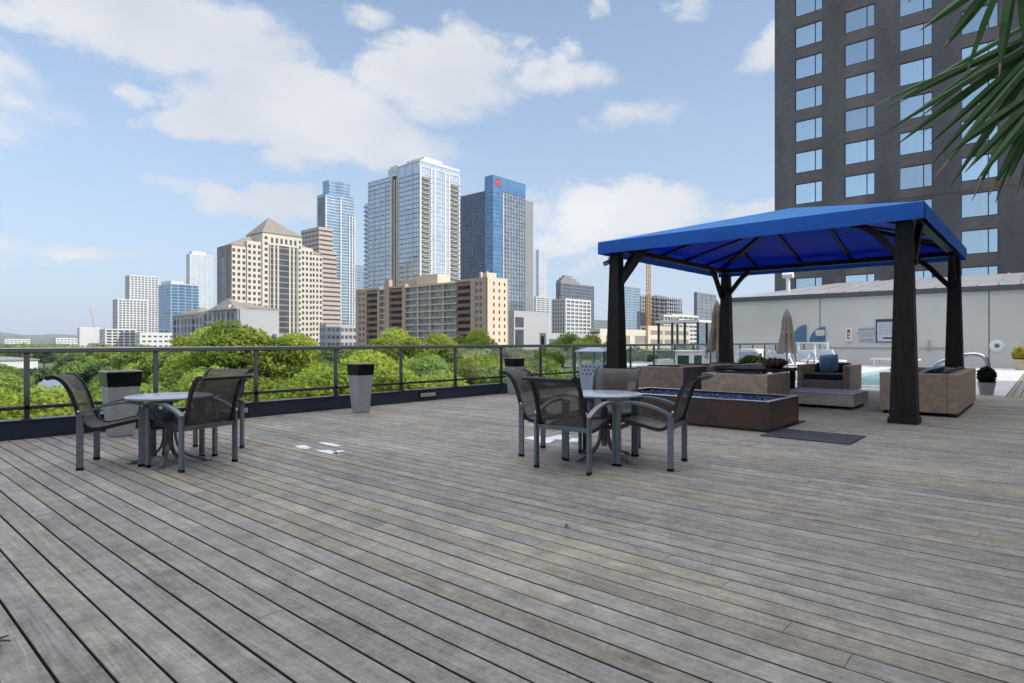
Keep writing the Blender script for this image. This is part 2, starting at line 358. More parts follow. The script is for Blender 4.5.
# ================================================================== THE TERRACE
def boards(name, x0,x1,y0,y1, line0, along='y', w=.138, gap=.0108, th=.034, seed=1):
    R=random.Random(seed); vs=[]; fs=[]; colr=[]; mi=[]
    a0,a1,b0,b1 = (x0,x1,y0,y1) if along=='y' else (y0,y1,x0,x1)
    k=math.floor((a0-line0)/w); a=line0+k*w
    while a < a1:
        l=max(a+gap/2,a0); r=min(a+w-gap/2,a1); a+=w
        if r-l<.02: continue
        b=b0-R.uniform(0,3.5)
        while b<b1:
            ln=R.choice((3.0,3.6,4.2,4.8,5.4)); s=max(b,b0); e=min(b+ln-.0018,b1); b+=ln
            if e-s<.05: continue
            dz=R.uniform(-.0012,.0012); c=(R.random(),R.random(),R.random(),1)
            n=len(vs); ch=.0022
            def P(u,v,z): return (u,v,z) if along=='y' else (v,u,z)
            vs += [P(l,s,-th),P(r,s,-th),P(r,e,-th),P(l,e,-th), P(l,s,dz-ch),P(r,s,dz-ch),P(r,e,dz-ch),P(l,e,dz-ch),
                   P(l+ch,s+.0004,dz),P(r-ch,s+.0004,dz),P(r-ch,e-.0004,dz),P(l+ch,e-.0004,dz)]
            q=[(0,1,5,4),(1,2,6,5),(2,3,7,6),(3,0,4,7),(4,5,9,8),(5,6,10,9),(6,7,11,10),(7,4,8,11),(8,9,10,11)]
            for f in q:
                fs.append([i+n for i in (f if along=='y' else f[::-1])]); colr.append(c); mi.append(1 if f in q[:4] else 0)
    me=bpy.data.meshes.new(name); me.from_pydata(vs,[],fs); me.materials.append(M['wood']); me.materials.append(M['shaded_board_side']); me.polygons.foreach_set('material_index',mi)
    at_=me.attributes.new('board','FLOAT_COLOR','FACE'); at_.data.foreach_set('color',np.array(colr,dtype=np.float32).ravel())
    me.update(); o=bpy.data.objects.new(name,me); COL.objects.link(o)
    return tag(o,kind='structure')
boards('wood_deck',-8,17.05,-7.8,9.46,.561,'y',seed=3)
boards('side_deck',17.065,40,-7.8,.70,.05,'x',seed=5)
b=MB(); b.box(-20,-7.9,-.12,40,9.62,-.05)
tag(b.build('deck_underlay',M['dark_void']),kind='structure')
b=MB(); PX0,PX1,PY0,PY1=18.6,31.4,2.1,5.3
b.box(17.065,.715,-.045,PX0,9.46,.0); b.box(PX1,.715,-.045,35.6,9.46,.0)
b.box(PX0,.715,-.045,PX1,PY0,.0); b.box(PX0,PY1,-.045,PX1,9.46,.0)
tag(b.build('pool_paving',M['concrete']),kind='structure')
b=MB(); z1=.03
for (a,c,d,e) in ((PX0-.3,PY0-.3,PX1+.3,PY0+.02),(PX0-.3,PY1-.02,PX1+.3,PY1+.3),(PX0-.3,PY0+.02,PX0+.02,PY1-.02),(PX1-.02,PY0+.02,PX1+.3,PY1-.02)):
    b.box(a,c,.002,d,e,z1)
tag(b.build('pool_coping',M['white'],bevel=.01),kind='structure')
b=MB(); b.add([(PX0+.02,PY0+.02,-.04),(PX1-.02,PY0+.02,-.04),(PX1-.02,PY1-.02,-.04),(PX0+.02,PY1-.02,-.04)],[(0,1,2,3)])
tag(b.build('pool_water',M['water']),kind='structure')

# ------------------------------------------------------------------ guard rail
FY=9.56
fence=empty('guard_rail',(0,FY,0),0,'long grey metal railing with clear glass panels on a navy kerb along the deck','railing')
b=MB(); b.box(-7,-.07,-.05,35.3,.09,.215); b.box(-7,-.085,.215,35.3,.105,.235)
b.build('kerb',M['kerb'],fence,bevel=.006)
b=MB(); b.box(-7,-.045,1.055,35.3,.045,1.125); b.build('top_rail',M['rail'],fence,bevel=.012)
b=MB(); b.box(-7,-.022,.355,35.3,.022,.40); b.build('bottom_rail',M['rail'],fence,bevel=.004)
xs=[1.727+1.4625*k for k in range(-5,23)]
pb=MB(); pb.box(-.028,-.022,.235,.028,.022,1.055); pb.box(-.05,-.05,.235,.05,.05,.247)
post0=None
for x in xs:
    if post0 is None: post0=pb.build('post',M['rail'],fence,bevel=.004); o=post0
    else: o=post0.copy(); COL.objects.link(o); o.parent=fence
    o.location=(x,0,0)
gb=MB(); gb.box(.05,-.004,.42,1.4125,.004,1.045); g0=None
for x in xs[:-1]:
    if g0 is None: g0=gb.build('glass_panel',M['glass'],fence); o=g0
    else: o=g0.copy(); COL.objects.link(o); o.parent=fence
    o.location=(x,0,0)
lb=MB(); lb.box(-.2,-.092,.085,.2,-.068,.16); lb.box(-.22,-.088,.07,.22,-.069,.175,1); l0=None
for x in (-1.2,4.28,8.2,12.2):
    if l0 is None: l0=lb.build('step_light',[M['light'],M['gloss_black']],fence); o=l0
    else: o=l0.copy(); COL.objects.link(o); o.parent=fence
    o.location=(x,0,0)

# ------------------------------------------------------------------ sling chairs and tables
def make_chair():
    r=empty('patio_chair')
    prof=[(.285,.385),(.262,.425),(.2,.437),(.05,.408),(-.08,.378),(-.16,.375),(-.225,.415),(-.268,.50),(-.30,.62),(-.345,.745),(-.405,.835),(-.47,.868),(-.515,.855)]
    pts=curve([(0,y,z) for y,z in prof],4)
    W=.248
    for sx in (-1,1):
        b=MB(); b.bar([(sx*W,p.y,p.z) for p in pts],.026,.034,(1,0,0)); b.build('side_rail',M['frame_dark'],r,smooth=True)
    b=MB(); vs=[]; n=len(pts)
    for p in pts:
        for x in (-W+.01,0,W-.01): vs.append((x,p.y,p.z+.008-(.006 if x==0 else 0)))
    fs=[(i*3+j,i*3+j+1,i*3+j+4,i*3+j+3) for i in range(n-1) for j in range(2)]
    b.add(vs,fs); b.build('sling',M['sling'],r,smooth=True)
    for sx in (-1,1):
        b=MB(); b.box(sx*.284-.014,-.278,0,sx*.284+.014,-.224,.515); b.box(sx*.284-.016,-.281,0,sx*.284+.016,-.221,.025,1)
        b.build('leg',[M['frame'],M['gloss_black']],r,bevel=.004)
        b=MB(); b.box(sx*.284-.014,.222,0,sx*.284+.014,.278,.575); b.box(sx*.284-.016,.219,0,sx*.284+.016,.281,.025,1)
        b.build('leg',[M['frame'],M['gloss_black']],r,bevel=.004)
        b=MB(); b.bar(curve([(sx*.284,-.27,.505),(sx*.284,-.15,.562),(sx*.284,0,.605),(sx*.284,.15,.617),(sx*.284,.25,.598),(sx*.284,.285,.578)],5),.05,.024,(1,0,0))
        b.build('armrest',M['frame'],r,smooth=True)
        b=MB(); b.lathe([(.0,-.004),(.010,-.003),(.012,0),(.010,.003),(0,.004)],10); o=b.build('bolt_cap',M['white'],r); o.location=(sx*.268,-.268,.545); o.rotation_euler=(0,PI/2,0)
    b=MB(); b.box(-.27,-.262,.372,.27,-.236,.412); b.build('back_crossbar',M['frame'],r,bevel=.003)
    b=MB(); b.box(-.27,.236,.345,.27,.262,.385); b.build('front_crossbar',M['frame_dark'],r,bevel=.003)
    b=MB(); b.tube([(-.262,-.512,.858),(.262,-.512,.858)],.019,10); b.build('top_bar',M['frame_dark'],r,smooth=True)
    return r
chairs=[ # x, y, heading deg, label
 (1.97,6.90,-27.8,'mesh sling chair in profile at the left table, curved back towards the railing','chairs around the left table'),
 (2.42,6.28,104,'mesh sling chair at the left table seen from behind, nearest the viewer','chairs around the left table'),
 (2.80,6.93,-146,'mesh sling chair at the left table, mostly hidden behind the nearest chair','chairs around the left table'),
 (4.81,3.41,5,'mesh sling chair nearest the viewer at the right table, its see-through back to us','chairs around the right table'),
 (5.20,3.97,-75,'mesh sling chair left of the right table, in front of a planter','chairs around the right table'),
 (5.42,2.93,103,'mesh sling chair right of the right table, its back towards the fire pit','chairs around the right table'),
 (5.79,3.64,-158,'mesh sling chair on the far side of the right table, facing us across the tabletop','chairs around the right table')]
proto=None
for x,y,h,l,g in chairs:
    o = make_chair() if proto is None else copy_tree(proto)
    if proto is None: proto=o
    o.location=(x,y,0.0025); o.rotation_euler=(0,0,rad(h-90)); tag(o,l,'chair',g)

def make_table():
    r=empty('patio_table')
    b=MB(); b.lathe([(0,.638),(.375,.638),(.388,.645),(.388,.658),(.378,.665),(0,.665)],48); b.build('tabletop',M['tabletop'],r,smooth=True)
    b=MB(); b.tube([(0,0,.12),(0,0,.64)],.03,12); b.lathe([(.12,.622),(.12,.636),(0,.636)],16); b.build('column',M['frame'],r,smooth=True)
    for k in range(4):
        a=rad(45+90*k); c,s=math.cos(a),math.sin(a)
        prof=[(.03,.50),(.045,.40),(.05,.28),(.075,.16),(.15,.075),(.25,.035),(.335,.014)]
        b=MB(); b.bar(curve([(c*q,s*q,z) for q,z in prof],4),.034,.02,(-s,c,0)); b.box(-.03,-.03,0,.03,.03,.012,0,Matrix.Translation((c*.335,s*.335,0)))
        b.build('leg',M['frame'],r,smooth=True)
    return r
t=make_table(); t.location=(2.32,6.57,.0025); t.rotation_euler=(0,0,rad(12))
tag(t,'small round pale table with curved legs in the left chair group','table')
t2=copy_tree(t); t2.location=(5.385,3.46,.0025); t2.rotation_euler=(0,0,rad(30))
tag(t2,'small round pale table with curved legs among four chairs near the fire pit','table')

# ------------------------------------------------------------------ planters along the rail
def make_planter():
    r=empty('planter')
    b=MB(); b.taper(0,0,0,.63,.25,.25,.355,.355); b.build('pot',M['pot_grey'],r,bevel=.008)
    b=MB(); b.taper(0,0,.63,.815,.362,.362,.395,.395); b.build('black_band',M['gloss_black'],r,bevel=.006)
    b=MB()
    for a,c,d,e in ((-.20,-.20,.20,-.17),(-.20,.17,.20,.20),(-.20,-.17,-.17,.17),(.17,-.17,.20,.17)): b.box(a,c,.813,d,e,.826)
    b.build('rim',M['pot_grey'],r,bevel=.003)
    b=MB(); b.box(-.17,-.17,.79,.17,.17,.812); b.build('soil',M['soil'],r)
    return r
pl=None
for x,y,rz,l in ((2.56,8.9,-2,'tapered grey planter with black top band behind the left table'),
                 (6.1,8.78,0,'tapered grey planter with black top band standing alone by the middle of the railing'),
                 (10.5,9.15,0,'tapered grey planter with black top band by the railing, partly behind a mesh chair')):
    o=make_planter() if pl is None else copy_tree(pl)
    if pl is None: pl=o
    o.location=(x,y,.0025); o.rotation_euler=(0,0,rad(rz)); o.scale=(1,1,1) if x<4 else (.85,.85,1.0); tag(o,l,'planter','grey planters along the railing')

# ------------------------------------------------------------------ litter bin
r=empty('litter_bin',(10.7,7.03,.0025),0,'pale blue-grey litter bin with perforated front and small roof beside the pergola post','bin')
b=MB(); b.taper(0,0,0,.74,.44,.46,.54,.60)
for row in range(3):
    for k in range(5 if row%2==0 else 4):
        y=-.2+.1*k+(.05 if row%2 else 0); z=.68-.075*row; xf=-(.22+.05*z/.74)-.003
        b.add([(xf,y+.022*math.cos(q*PI/4),z+.022*math.sin(q*PI/4)) for q in range(8)],[tuple(range(8))],1)
b.build('body',[M['bin'],M['ink']],r)
for sx in (-1,1):
    for sy in (-1,1):
        b=MB(); b.box(sx*.245-.02,sy*.275-.02,.74,sx*.245+.02,sy*.275+.02,.98); b.build('post',M['bin'],r)
b=MB(); b.taper(0,0,.98,1.0,.66,.72,.66,.72); b.taper(0,0,1.0,1.075,.66,.72,.3,.34); b.build('roof',M['bin'],r,bevel=.004)

# ------------------------------------------------------------------ sun glints painted as pale marks, and mat on the deck
WM=mat('white_glint_paint',(.72,.73,.76),.5,var=.25,scale=9)
def sheet(b,pts,z=.0045,m=0,th=.0015):
    n=len(pts); b.add([(x,y,z-th) for x,y in pts]+[(x,y,z) for x,y in pts],[tuple(range(n))[::-1],tuple(range(n,2*n))]+[(i,(i+1)%n,n+(i+1)%n,n+i) for i in range(n)],m)
def gpt(px,py): return cam2w((px-512)/F_PX*(F_PX*EYE/(py-HOR)),F_PX*EYE/(py-HOR))
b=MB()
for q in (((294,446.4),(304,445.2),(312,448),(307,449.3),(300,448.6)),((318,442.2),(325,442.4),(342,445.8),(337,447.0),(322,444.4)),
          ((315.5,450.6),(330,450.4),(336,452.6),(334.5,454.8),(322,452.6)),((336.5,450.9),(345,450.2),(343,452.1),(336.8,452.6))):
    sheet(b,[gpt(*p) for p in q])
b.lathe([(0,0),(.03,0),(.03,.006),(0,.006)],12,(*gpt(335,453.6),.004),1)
tag(b.build('painted_glint',[WM,M['ink']]),'broken white sun glints painted on open deck boards in front of the lone planter','deck mark')
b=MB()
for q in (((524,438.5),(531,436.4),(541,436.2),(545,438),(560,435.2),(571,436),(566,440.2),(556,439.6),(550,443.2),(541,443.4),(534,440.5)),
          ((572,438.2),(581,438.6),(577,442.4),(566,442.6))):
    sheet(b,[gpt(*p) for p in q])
tag(b.build('painted_glint',WM),'ragged white sun glint painted on the deck under the chairs of the right table','deck mark')
b=MB(); b.box(7.9,1.73,.003,8.72,2.75,.014)
tag(b.build('floor_mat',M['mat_'],bevel=.003),'dark slate mat lying flat on the deck at the end of the rusted fire pit','mat')

# ------------------------------------------------------------------ fire pit
r=empty('fire_pit',(8.27,2.76,.0025),0,'long rusted steel fire pit box filled with blue glass in front of the pergola','fire pit')
PW,PL,PH=1.25,2.45,.395
b=MB()
for a,c,d,e in ((0,0,PW,.05),(0,PL-.05,PW,PL),(0,.05,.05,PL-.05),(PW-.05,.05,PW,PL-.05)): b.box(a,c,.02,d,e,PH)
b.box(.04,.04,.0,PW-.04,PL-.04,.03); b.build('box',M['corten'],r,bevel=.004)
b=MB()
for a,c,d,e in ((-.012,-.012,PW+.012,.075),(-.012,PL-.075,PW+.012,PL+.012),(-.012,.075,.075,PL-.075),(PW-.075,.075,PW+.012,PL-.075)): b.box(a,c,PH+.001,d,e,PH+.012)
b.build('rim',M['steel'],r,bevel=.003)
b=MB(); R=random.Random(4)
b.box(.05,.05,PH-.09,PW-.05,PL-.05,PH-.055)
for k in range(1700):
    x,y=R.uniform(.07,PW-.07),R.uniform(.07,PL-.07); s=R.uniform(.012,.026); z=PH-.05+R.uniform(0,.02)
    A=Matrix.Translation((x,y,z))@Matrix.Rotation(R.uniform(0,6),4,Vector((R.random(),R.random(),R.random()+.1)))
    b.add([A@Vector(p) for p in ((s,0,0),(-s,0,0),(0,s*1.3,0),(0,-s*.9,0),(0,0,s*.8),(0,0,-s))],[(0,2,4),(2,1,4),(1,3,4),(3,0,4),(2,0,5),(1,2,5),(3,1,5),(0,3,5)])
o=b.build('glass_pebbles',M['bluepeb'],r); o['kind']='stuff'
b=MB(); b.box(-.03,-.03,0,PW+.22,PL+.03,.016); b.build('base_plate',M['frame_dark'],r)

# ------------------------------------------------------------------ wicker seats
def make_seat(name,w,d,h,n,arm=.15,seat=.30):
    r=empty(name); hw,hd=w/2,d/2
    for sx in (-1,1):
        for sy in (-1,1):
            b=MB(); b.box(sx*(hw-.08)-.03,sy*(hd-.08)-.03,0,sx*(hw-.08)+.03,sy*(hd-.08)+.03,.05); b.build('foot',M['gloss_black'],r)
    b=MB(); b.box(-hw+arm+.002,-hd+arm+.002,.05,hw-arm-.002,hd-.012,seat); b.build('seat_base',M['wicker'],r,bevel=.01)
    for sx in (-1,1):
        b=MB(); x0,x1=sorted((sx*hw,sx*(hw-arm))); b.box(x0,-hd+arm+.002,.05,x1,hd,h); b.build('arm',M['wicker'],r,bevel=.014)
    b=MB(); b.box(-hw,-hd,.05,hw,-hd+arm,h); b.build('backrest',M['wicker'],r,bevel=.014)
    iw=(w-2*arm-.02)/n
    for k in range(n):
        x0=-hw+arm+.01+iw*k
        b=MB(); b.box(x0+.004,-hd+arm+.01,seat+.003,x0+iw-.004,hd-.02,seat+.135); b.build('seat_cushion',M['cushion'],r,bevel=.035)
        A=Matrix.Translation((0,-hd+arm+.015,seat+.14))@Matrix.Rotation(rad(8),4,'X')
        b=MB(); b.box(x0+.02,0,0,x0+iw-.02,.13,h-seat-.115,0,A); b.build('back_cushion',M['cushion'],r,bevel=.04)
    return r
def make_pillow(name,loc,rot,s=.44,t=.15):
    b=MB(); n=9; vs=[]; fs=[]
    for side in (1,-1):
        for i in range(n):
            for j in range(n):
                u,v=2*i/(n-1)-1,2*j/(n-1)-1
                k=max(0,(1-abs(u)**2.2)*(1-abs(v)**2.2))**.55
                pin=1-.09*(1-abs(abs(u)-abs(v)))*(1 if max(abs(u),abs(v))>.95 else 0)
                vs.append((u*s/2*pin,side*t/2*k,v*s/2*pin))
    for q in range(2):
        for i in range(n-1):
            for j in range(n-1): a=q*n*n+i*n+j; fs.append((a,a+1,a+n+1,a+n) if q==0 else (a,a+n,a+n+1,a+1))
    b.add(vs,fs); o=b.build(name,M['pillow'],None,smooth=True)
    o.location=loc; o.rotation_euler=rot; return o
A0=make_seat('wicker_armchair',1.14,1.18,.645,1)
G='wicker armchairs under the pergola'
spots=[(10.9,4.04,0,'wicker cube armchair seen from behind, just behind the fire pit rim'),
       (16.15,3.98,180,'wicker cube armchair facing us with black cushions and a blue pillow'),
       (12.78,6.42,0,'wicker cube armchair near the litter bin, leftmost of the pergola seats'),
       (14.05,6.30,0,'wicker cube armchair between the leftmost pergola seat and the rear post'),
       (15.3,6.05,0,'wicker cube armchair right at the foot of the rear left pergola post')]
for i,(x,y,h,l) in enumerate(spots):
    o=A0 if i==0 else copy_tree(A0)
    o.location=(x,y,.0025); o.rotation_euler=(0,0,rad(h-90)); tag(o,l,'armchair',G)
S=make_seat('wicker_sofa',3.0,1.08,.68,3); S.location=(13.3,1.60,.0025); S.rotation_euler=(0,0,0)
tag(S,'long brown wicker sofa on the right, seen from its end behind the front pergola post','sofa')
r=empty('wicker_ottoman',(12.5,3.15,.0025),0,'low pale wicker ottoman in front of the armchair with the blue pillow','ottoman')
for sx in (-1,1):
    for sy in (-1,1):
        b=MB(); b.box(sx*.5-.03,sy*.5-.03,0,sx*.5+.03,sy*.5+.03,.05); b.build('foot',M['gloss_black'],r)
b=MB(); b.box(-.57,-.6,.05,.57,.6,.255); b.build('base',m_weave('pale_wicker',(.62,.54,.49),(.52,.45,.40)),r,bevel=.012)
b=MB(); b.box(-.575,-.605,.256,.575,.605,.278); b.build('top',m_weave('pale_wicker_top',(.52,.48,.47),(.46,.42,.41)),r,bevel=.008)
o=make_pillow('throw_pillow',(16.18,4.0,.675),(rad(14),rad(6),rad(90))); tag(o,'square blue pillow upright on the black cushions of the armchair facing us','pillow','blue pillows')
o=make_pillow('throw_pillow',(12.28,1.52,.665),(rad(-62),rad(8),rad(150)),.46); tag(o,'blue pillow leaning above the arm of the long wicker sofa','pillow','blue pillows')
r=empty('coffee_table',(13.2,4.65,.0025),0,'dark brown square table behind the nearest wicker armchair, under the pergola','table')
b=MB(); b.box(-.62,-.62,.58,.62,.62,.64); b.build('tabletop',M['pergola'],r,bevel=.008)
for sx in (-1,1):
    for sy in (-1,1):
        b=MB(); b.box(sx*.54-.045,sy*.54-.045,0,sx*.54+.045,sy*.54+.045,.579); b.build('leg',M['pergola'],r)

# ------------------------------------------------------------------ pergola with blue canopy
r=empty('canopy_pergola',(13.25,4.0,.0),0,'large pergola with bright blue canvas hip roof on four dark tapered posts','pergola')
cx,cy=13.25,4.0
for i,(x,y) in enumerate(((10.6,1.6),(15.9,1.5),(10.6,6.52),(15.9,6.42))):
    b=MB(); x-=cx; y-=cy
    b.taper(x,y,.09,2.985,.335,.335,.2,.2); b.taper(x,y,0.002,.09,.38,.38,.375,.375)
    b.build('post',M['pergola'],r,bevel=.01)
E0,E1,EY0,EY1=10.6-cx,15.9-cx,1.5-cy,6.5-cy
for nm,p in (('beam',((E0,EY0,3.06),(E0,EY1,3.06))),('beam',((E1,EY0,3.06),(E1,EY1,3.06))),('beam',((E0,EY0,3.061),(E1,EY0,3.061))),('beam',((E0,EY1,3.061),(E1,EY1,3.061)))):
    b=MB(); b.bar(p,.1,.14); b.build(nm,M['pergola'],r)
def brace(px,py,dx,dy):
    pts=curve([(px,py,2.36),(px+dx*.2,py+dy*.2,2.6),(px+dx*.42,py+dy*.42,2.86),(px+dx*.62,py+dy*.62,3.0)],4)
    b=MB(); b.bar(pts,.09,.10,(-dy,dx,0)); b.build('brace',M['pergola'],r)
for px,sx in ((E0,1),(E1,-1)):
    for py,sy in ((EY0,1),(EY1,-1)):
        brace(px+sx*.08,py,sx,0); brace(px,py+sy*.08,0,sy)
X0,X1,Y0,Y1=10.3-cx,16.2-cx,1.32-cy,6.76-cy; ZE,ZV,AP=3.18,2.94,3.95
def strip(b,P,Q,A,n=10,sag=.05):                        # one slope, sagging a little between the hips
    vs=[];k=n+1
    for i in range(k):
        t=i/n; rowp=Vector(P).lerp(Vector(A),t); rowq=Vector(Q).lerp(Vector(A),t)
        for j in range(k):
            u=j/n; p=rowp.lerp(rowq,u); p.z-=sag*math.sin(PI*t)*(math.sin(PI*u)*.6+.25*abs(math.sin(4*PI*u))); vs.append(p)
    b.add(vs,[(i*k+j,i*k+j+1,(i+1)*k+j+1,(i+1)*k+j) for i in range(n) for j in range(n)])
b=MB(); C4=[(X0,Y0,ZE),(X1,Y0,ZE),(X1,Y1,ZE),(X0,Y1,ZE)]; A=(0,0,AP)
for i in range(4): strip(b,C4[i],C4[(i+1)%4],A)
b.build('canvas_roof',M['canvas_top'],r,smooth=True)
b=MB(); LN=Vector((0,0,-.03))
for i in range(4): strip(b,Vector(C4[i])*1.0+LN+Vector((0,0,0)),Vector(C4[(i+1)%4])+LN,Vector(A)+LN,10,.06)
b.build('shade_sheet',M['shade_sheet'],r,smooth=True)
def valance(P,Q):
    b=MB(); n=40; vs=[]; P,Q=Vector(P),Vector(Q); d=(Q-P).normalized(); nn=Vector((d.y,-d.x,0))
    for i in range(n+1):
        p=P.lerp(Q,i/n); w=.006*math.sin(i*1.7)+.004*math.sin(i*.6)
        vs.append(p+nn*.004); vs.append(p+nn*(.012+w*.3)+Vector((0,0,-.12))); vs.append(p+nn*(.008+w)+Vector((0,0,ZV-ZE)))
    b.add(vs,[(i*3+j,i*3+3+j,i*3+4+j,i*3+1+j) for i in range(n) for j in range(2)])
    b.build('valance',M['canvas'],r,smooth=True)
for i in range(4): valance(C4[i],C4[(i+1)%4])
for i in range(4):
    b=MB(); p=Vector(C4[i]); b.bar([p*1.0+Vector((-p.x*.03,-p.y*.03,-.07)),Vector((0,0,AP-.07))],.07,.09); b.build('hip_rafter',M['pergola'],r)
for k in range(1,5):
    u=k/5
    for (P,Q) in ((C4[0],C4[1]),(C4[1],C4[2]),(C4[2],C4[3]),(C4[3],C4[0])):
        p=Vector(P).lerp(Vector(Q),u); inw=Vector((-p.x if abs(p.x)>abs(p.y) else 0, -p.y if abs(p.y)>=abs(p.x) else 0,0))
        if P[0]==Q[0]: q=Vector((0,p.y,0))
        else: q=Vector((p.x,0,0))
        # jack rafter ends on the hip line
        fx=1-abs(2*u-1); e=p.lerp(Vector((q.x,q.y,p.z)),fx); e.z=ZE+(AP-ZE)*fx
        b=MB(); b.bar([p+Vector((0,0,-.075)),e+Vector((0,0,-.085))],.05,.07); b.build('jack_rafter',M['pergola'],r)
r2=empty('flood_light',(10.6-.02,6.62,2.84),0,'small white flood light fixed at the top of the left pergola post','light')
b=MB(); b.tube([(-.03,.03,-.03),(-.12,.11,-.08)],.05,12); b.build('lamp_head',M['steel'],r2,smooth=True)
b=MB(); b.box(-.05,-.02,-.08,.04,.05,.06); b.build('bracket',M['white'],r2)

# dry leaves blown onto the deck
DRYB=mat('dry_leaf_bit',(.045,.032,.02),.8)
for i,(px,py,l) in enumerate(((567,527,'tiny dark dry leaf lying alone on the boards in the middle of the deck'),)):
    x,y=gpt(px,py); o=MB(); n=7; vs=[]
    for k in range(n):
        t=k/(n-1); w=.011*math.sin(PI*min(.98,t+.03)); z=.006+.008*math.sin(PI*t)
        vs+=[(-.03+.06*t,-w,z+.006),(-.03+.06*t,0,z),(-.03+.06*t,w,z+.004)]
    o.add(vs,[(k*3+j,k*3+j+1,k*3+j+4,k*3+j+3) for k in range(n-1) for j in range(2)]); o=o.build('dry_leaf',DRYB); o.location=(x,y,0); o.rotation_euler=(0,0,1.3*i+.4); tag(o,l,'leaf')
# ================================================================== POOL SIDE
r=empty('potted_shrub',(17.35,1.05,.0025),0,'dark round clipped shrub in a pale tapered pot at the end of the wicker sofa','potted plant')
b=MB(); b.lathe([(0,0),(.11,0),(.125,.02),(.165,.26),(.175,.28),(.15,.28),(.14,.25),(0,.25)],24); b.build('pot',M['pot_grey'],r,smooth=True)
def leaf_cloud(name,n,center,radii,size,mats,parent=None,shell=.55,lobes=None,tint=(.2,.8),seed=1,up=.35,box=None,aspect=1.8):
    g=np.random.default_rng(seed)
    if lobes is None: lobes=[(center,radii,1.0)]
    w=np.array([l[2] for l in lobes]); w=w/w.sum()
    idx=g.choice(len(lobes),n,p=w)
    C=np.array([l[0] for l in lobes],float)[idx]; Rr=np.array([l[1] for l in lobes],float)[idx]
    d=g.normal(size=(n,3)); d/=np.linalg.norm(d,axis=1)[:,None]
    rr=(shell+(1-shell)*g.random(n)**.6)[:,None]
    P=C+d*Rr*rr
    nrm=d*.6+g.normal(size=(n,3))*.55+np.array([0,0,up]); nrm/=np.linalg.norm(nrm,axis=1)[:,None]
    t=np.cross(nrm,g.normal(size=(n,3))); t/=np.linalg.norm(t,axis=1)[:,None]; bb=np.cross(nrm,t)
    s=(size*(.6+.8*g.random(n)))[:,None]
    V=np.empty((n,4,3)); V[:,0]=P-t*s*.5*aspect; V[:,1]=P+bb*s*.5-nrm*s*.12; V[:,2]=P+t*s*.5*aspect; V[:,3]=P-bb*s*.5-nrm*s*.12
    lt=g.uniform(tint[0],tint[1],len(lobes))[idx]+g.normal(size=n)*.14
    me=bpy.data.meshes.new(name); me.vertices.add(n*4); me.vertices.foreach_set('co',V.astype(np.float32).ravel())
    me.loops.add(n*4); me.loops.foreach_set('vertex_index',np.arange(n*4,dtype=np.int32))
    me.polygons.add(n); me.polygons.foreach_set('loop_start',np.arange(0,n*4,4,dtype=np.int32)); 
    me.update(calc_edges=True)
    a=me.attributes.new('tint','FLOAT','FACE'); a.data.foreach_set('value',np.clip(lt,0,1).astype(np.float32))
    me.materials.append(mats); me.validate()
    o=bpy.data.objects.new(name,me); COL.objects.link(o)
    if parent is not None: o.parent=parent
    return o
LEAF_DK=m_leaf('dark_leaf',(.006,.012,.006),(.02,.035,.014),.15)
LEAF_YL=m_leaf('yellow_leaf',(.22,.19,.02),(.5,.42,.06),.3)
LEAF_GR=m_leaf('green_leaf',(.03,.07,.01),(.12,.2,.03),.3)
leaf_cloud('foliage',1500,(0,0,.43),(.165,.165,.19),.05,LEAF_DK,r,shell=.8)
r=empty('potted_plant',(*at(1022,25.6),.0025),0,'yellow leafy plant in a cream pot against the pool wall at the right edge','potted plant')
b=MB(); b.lathe([(0,0),(.22,0),(.34,.42),(.36,.45),(.31,.45),(0,.40)],24); b.build('pot',mat('cream_pot',(.55,.48,.33),.6),r,smooth=True)
leaf_cloud('foliage',420,(0,0,.68),(.36,.36,.34),.11,LEAF_YL,r,shell=.2)
# plants on and behind the coffee table
r=empty('dried_arrangement',(13.35,4.35,.6435),0,'low dried orange-brown plant arrangement on the dark table','plant')
b=MB(); b.lathe([(0,0),(.16,0),(.2,.07),(.18,.07),(0,.05)],20); b.build('bowl',M['pergola'],r,smooth=True)
leaf_cloud('foliage',420,(0,0,.11),(.26,.26,.09),.07,m_leaf('dry_leaf',(.14,.07,.03),(.38,.24,.13),.2),r,shell=.1)
r=empty('leafy_plant',(17.0,6.1,.0025),0,'small green leafy plant in a dark pot beside the rear pergola post','plant')
b=MB(); b.lathe([(0,0),(.14,0),(.19,.32),(.17,.32),(0,.28)],20); b.build('pot',M['pergola'],r,smooth=True)
leaf_cloud('foliage',700,(0,0,.52),(.4,.4,.3),.1,LEAF_GR,r,shell=.2)
r=empty('corner_plant',(*cam2w(-2.045,2.33),.0025),0,'tip of a small green plant poking in at the lower left corner','plant')
for k in range(12):
    a=k*2.4; l=.04+.015*(k%3); h=.03+.015*(k%4); c,s=math.cos(a),math.sin(a); b=MB()
    pts=[Vector((c*l*t*1.6,s*l*t*1.6,h*math.sin(min(1,t*1.25)*PI*.6))) for t in (0,.35,.7,1)]
    vs=[]
    for p,w in zip(pts,(.004,.016,.014,.001)): vs+= [p+Vector((-s*w,c*w,0)),p+Vector((0,0,-.004)),p+Vector((s*w,-c*w,0))]
    b.add(vs,[(i*3+j,i*3+j+1,i*3+j+4,i*3+j+3) for i in range(3) for j in range(2)]); 
    o=b.build('leaf',LEAF_GR,r)

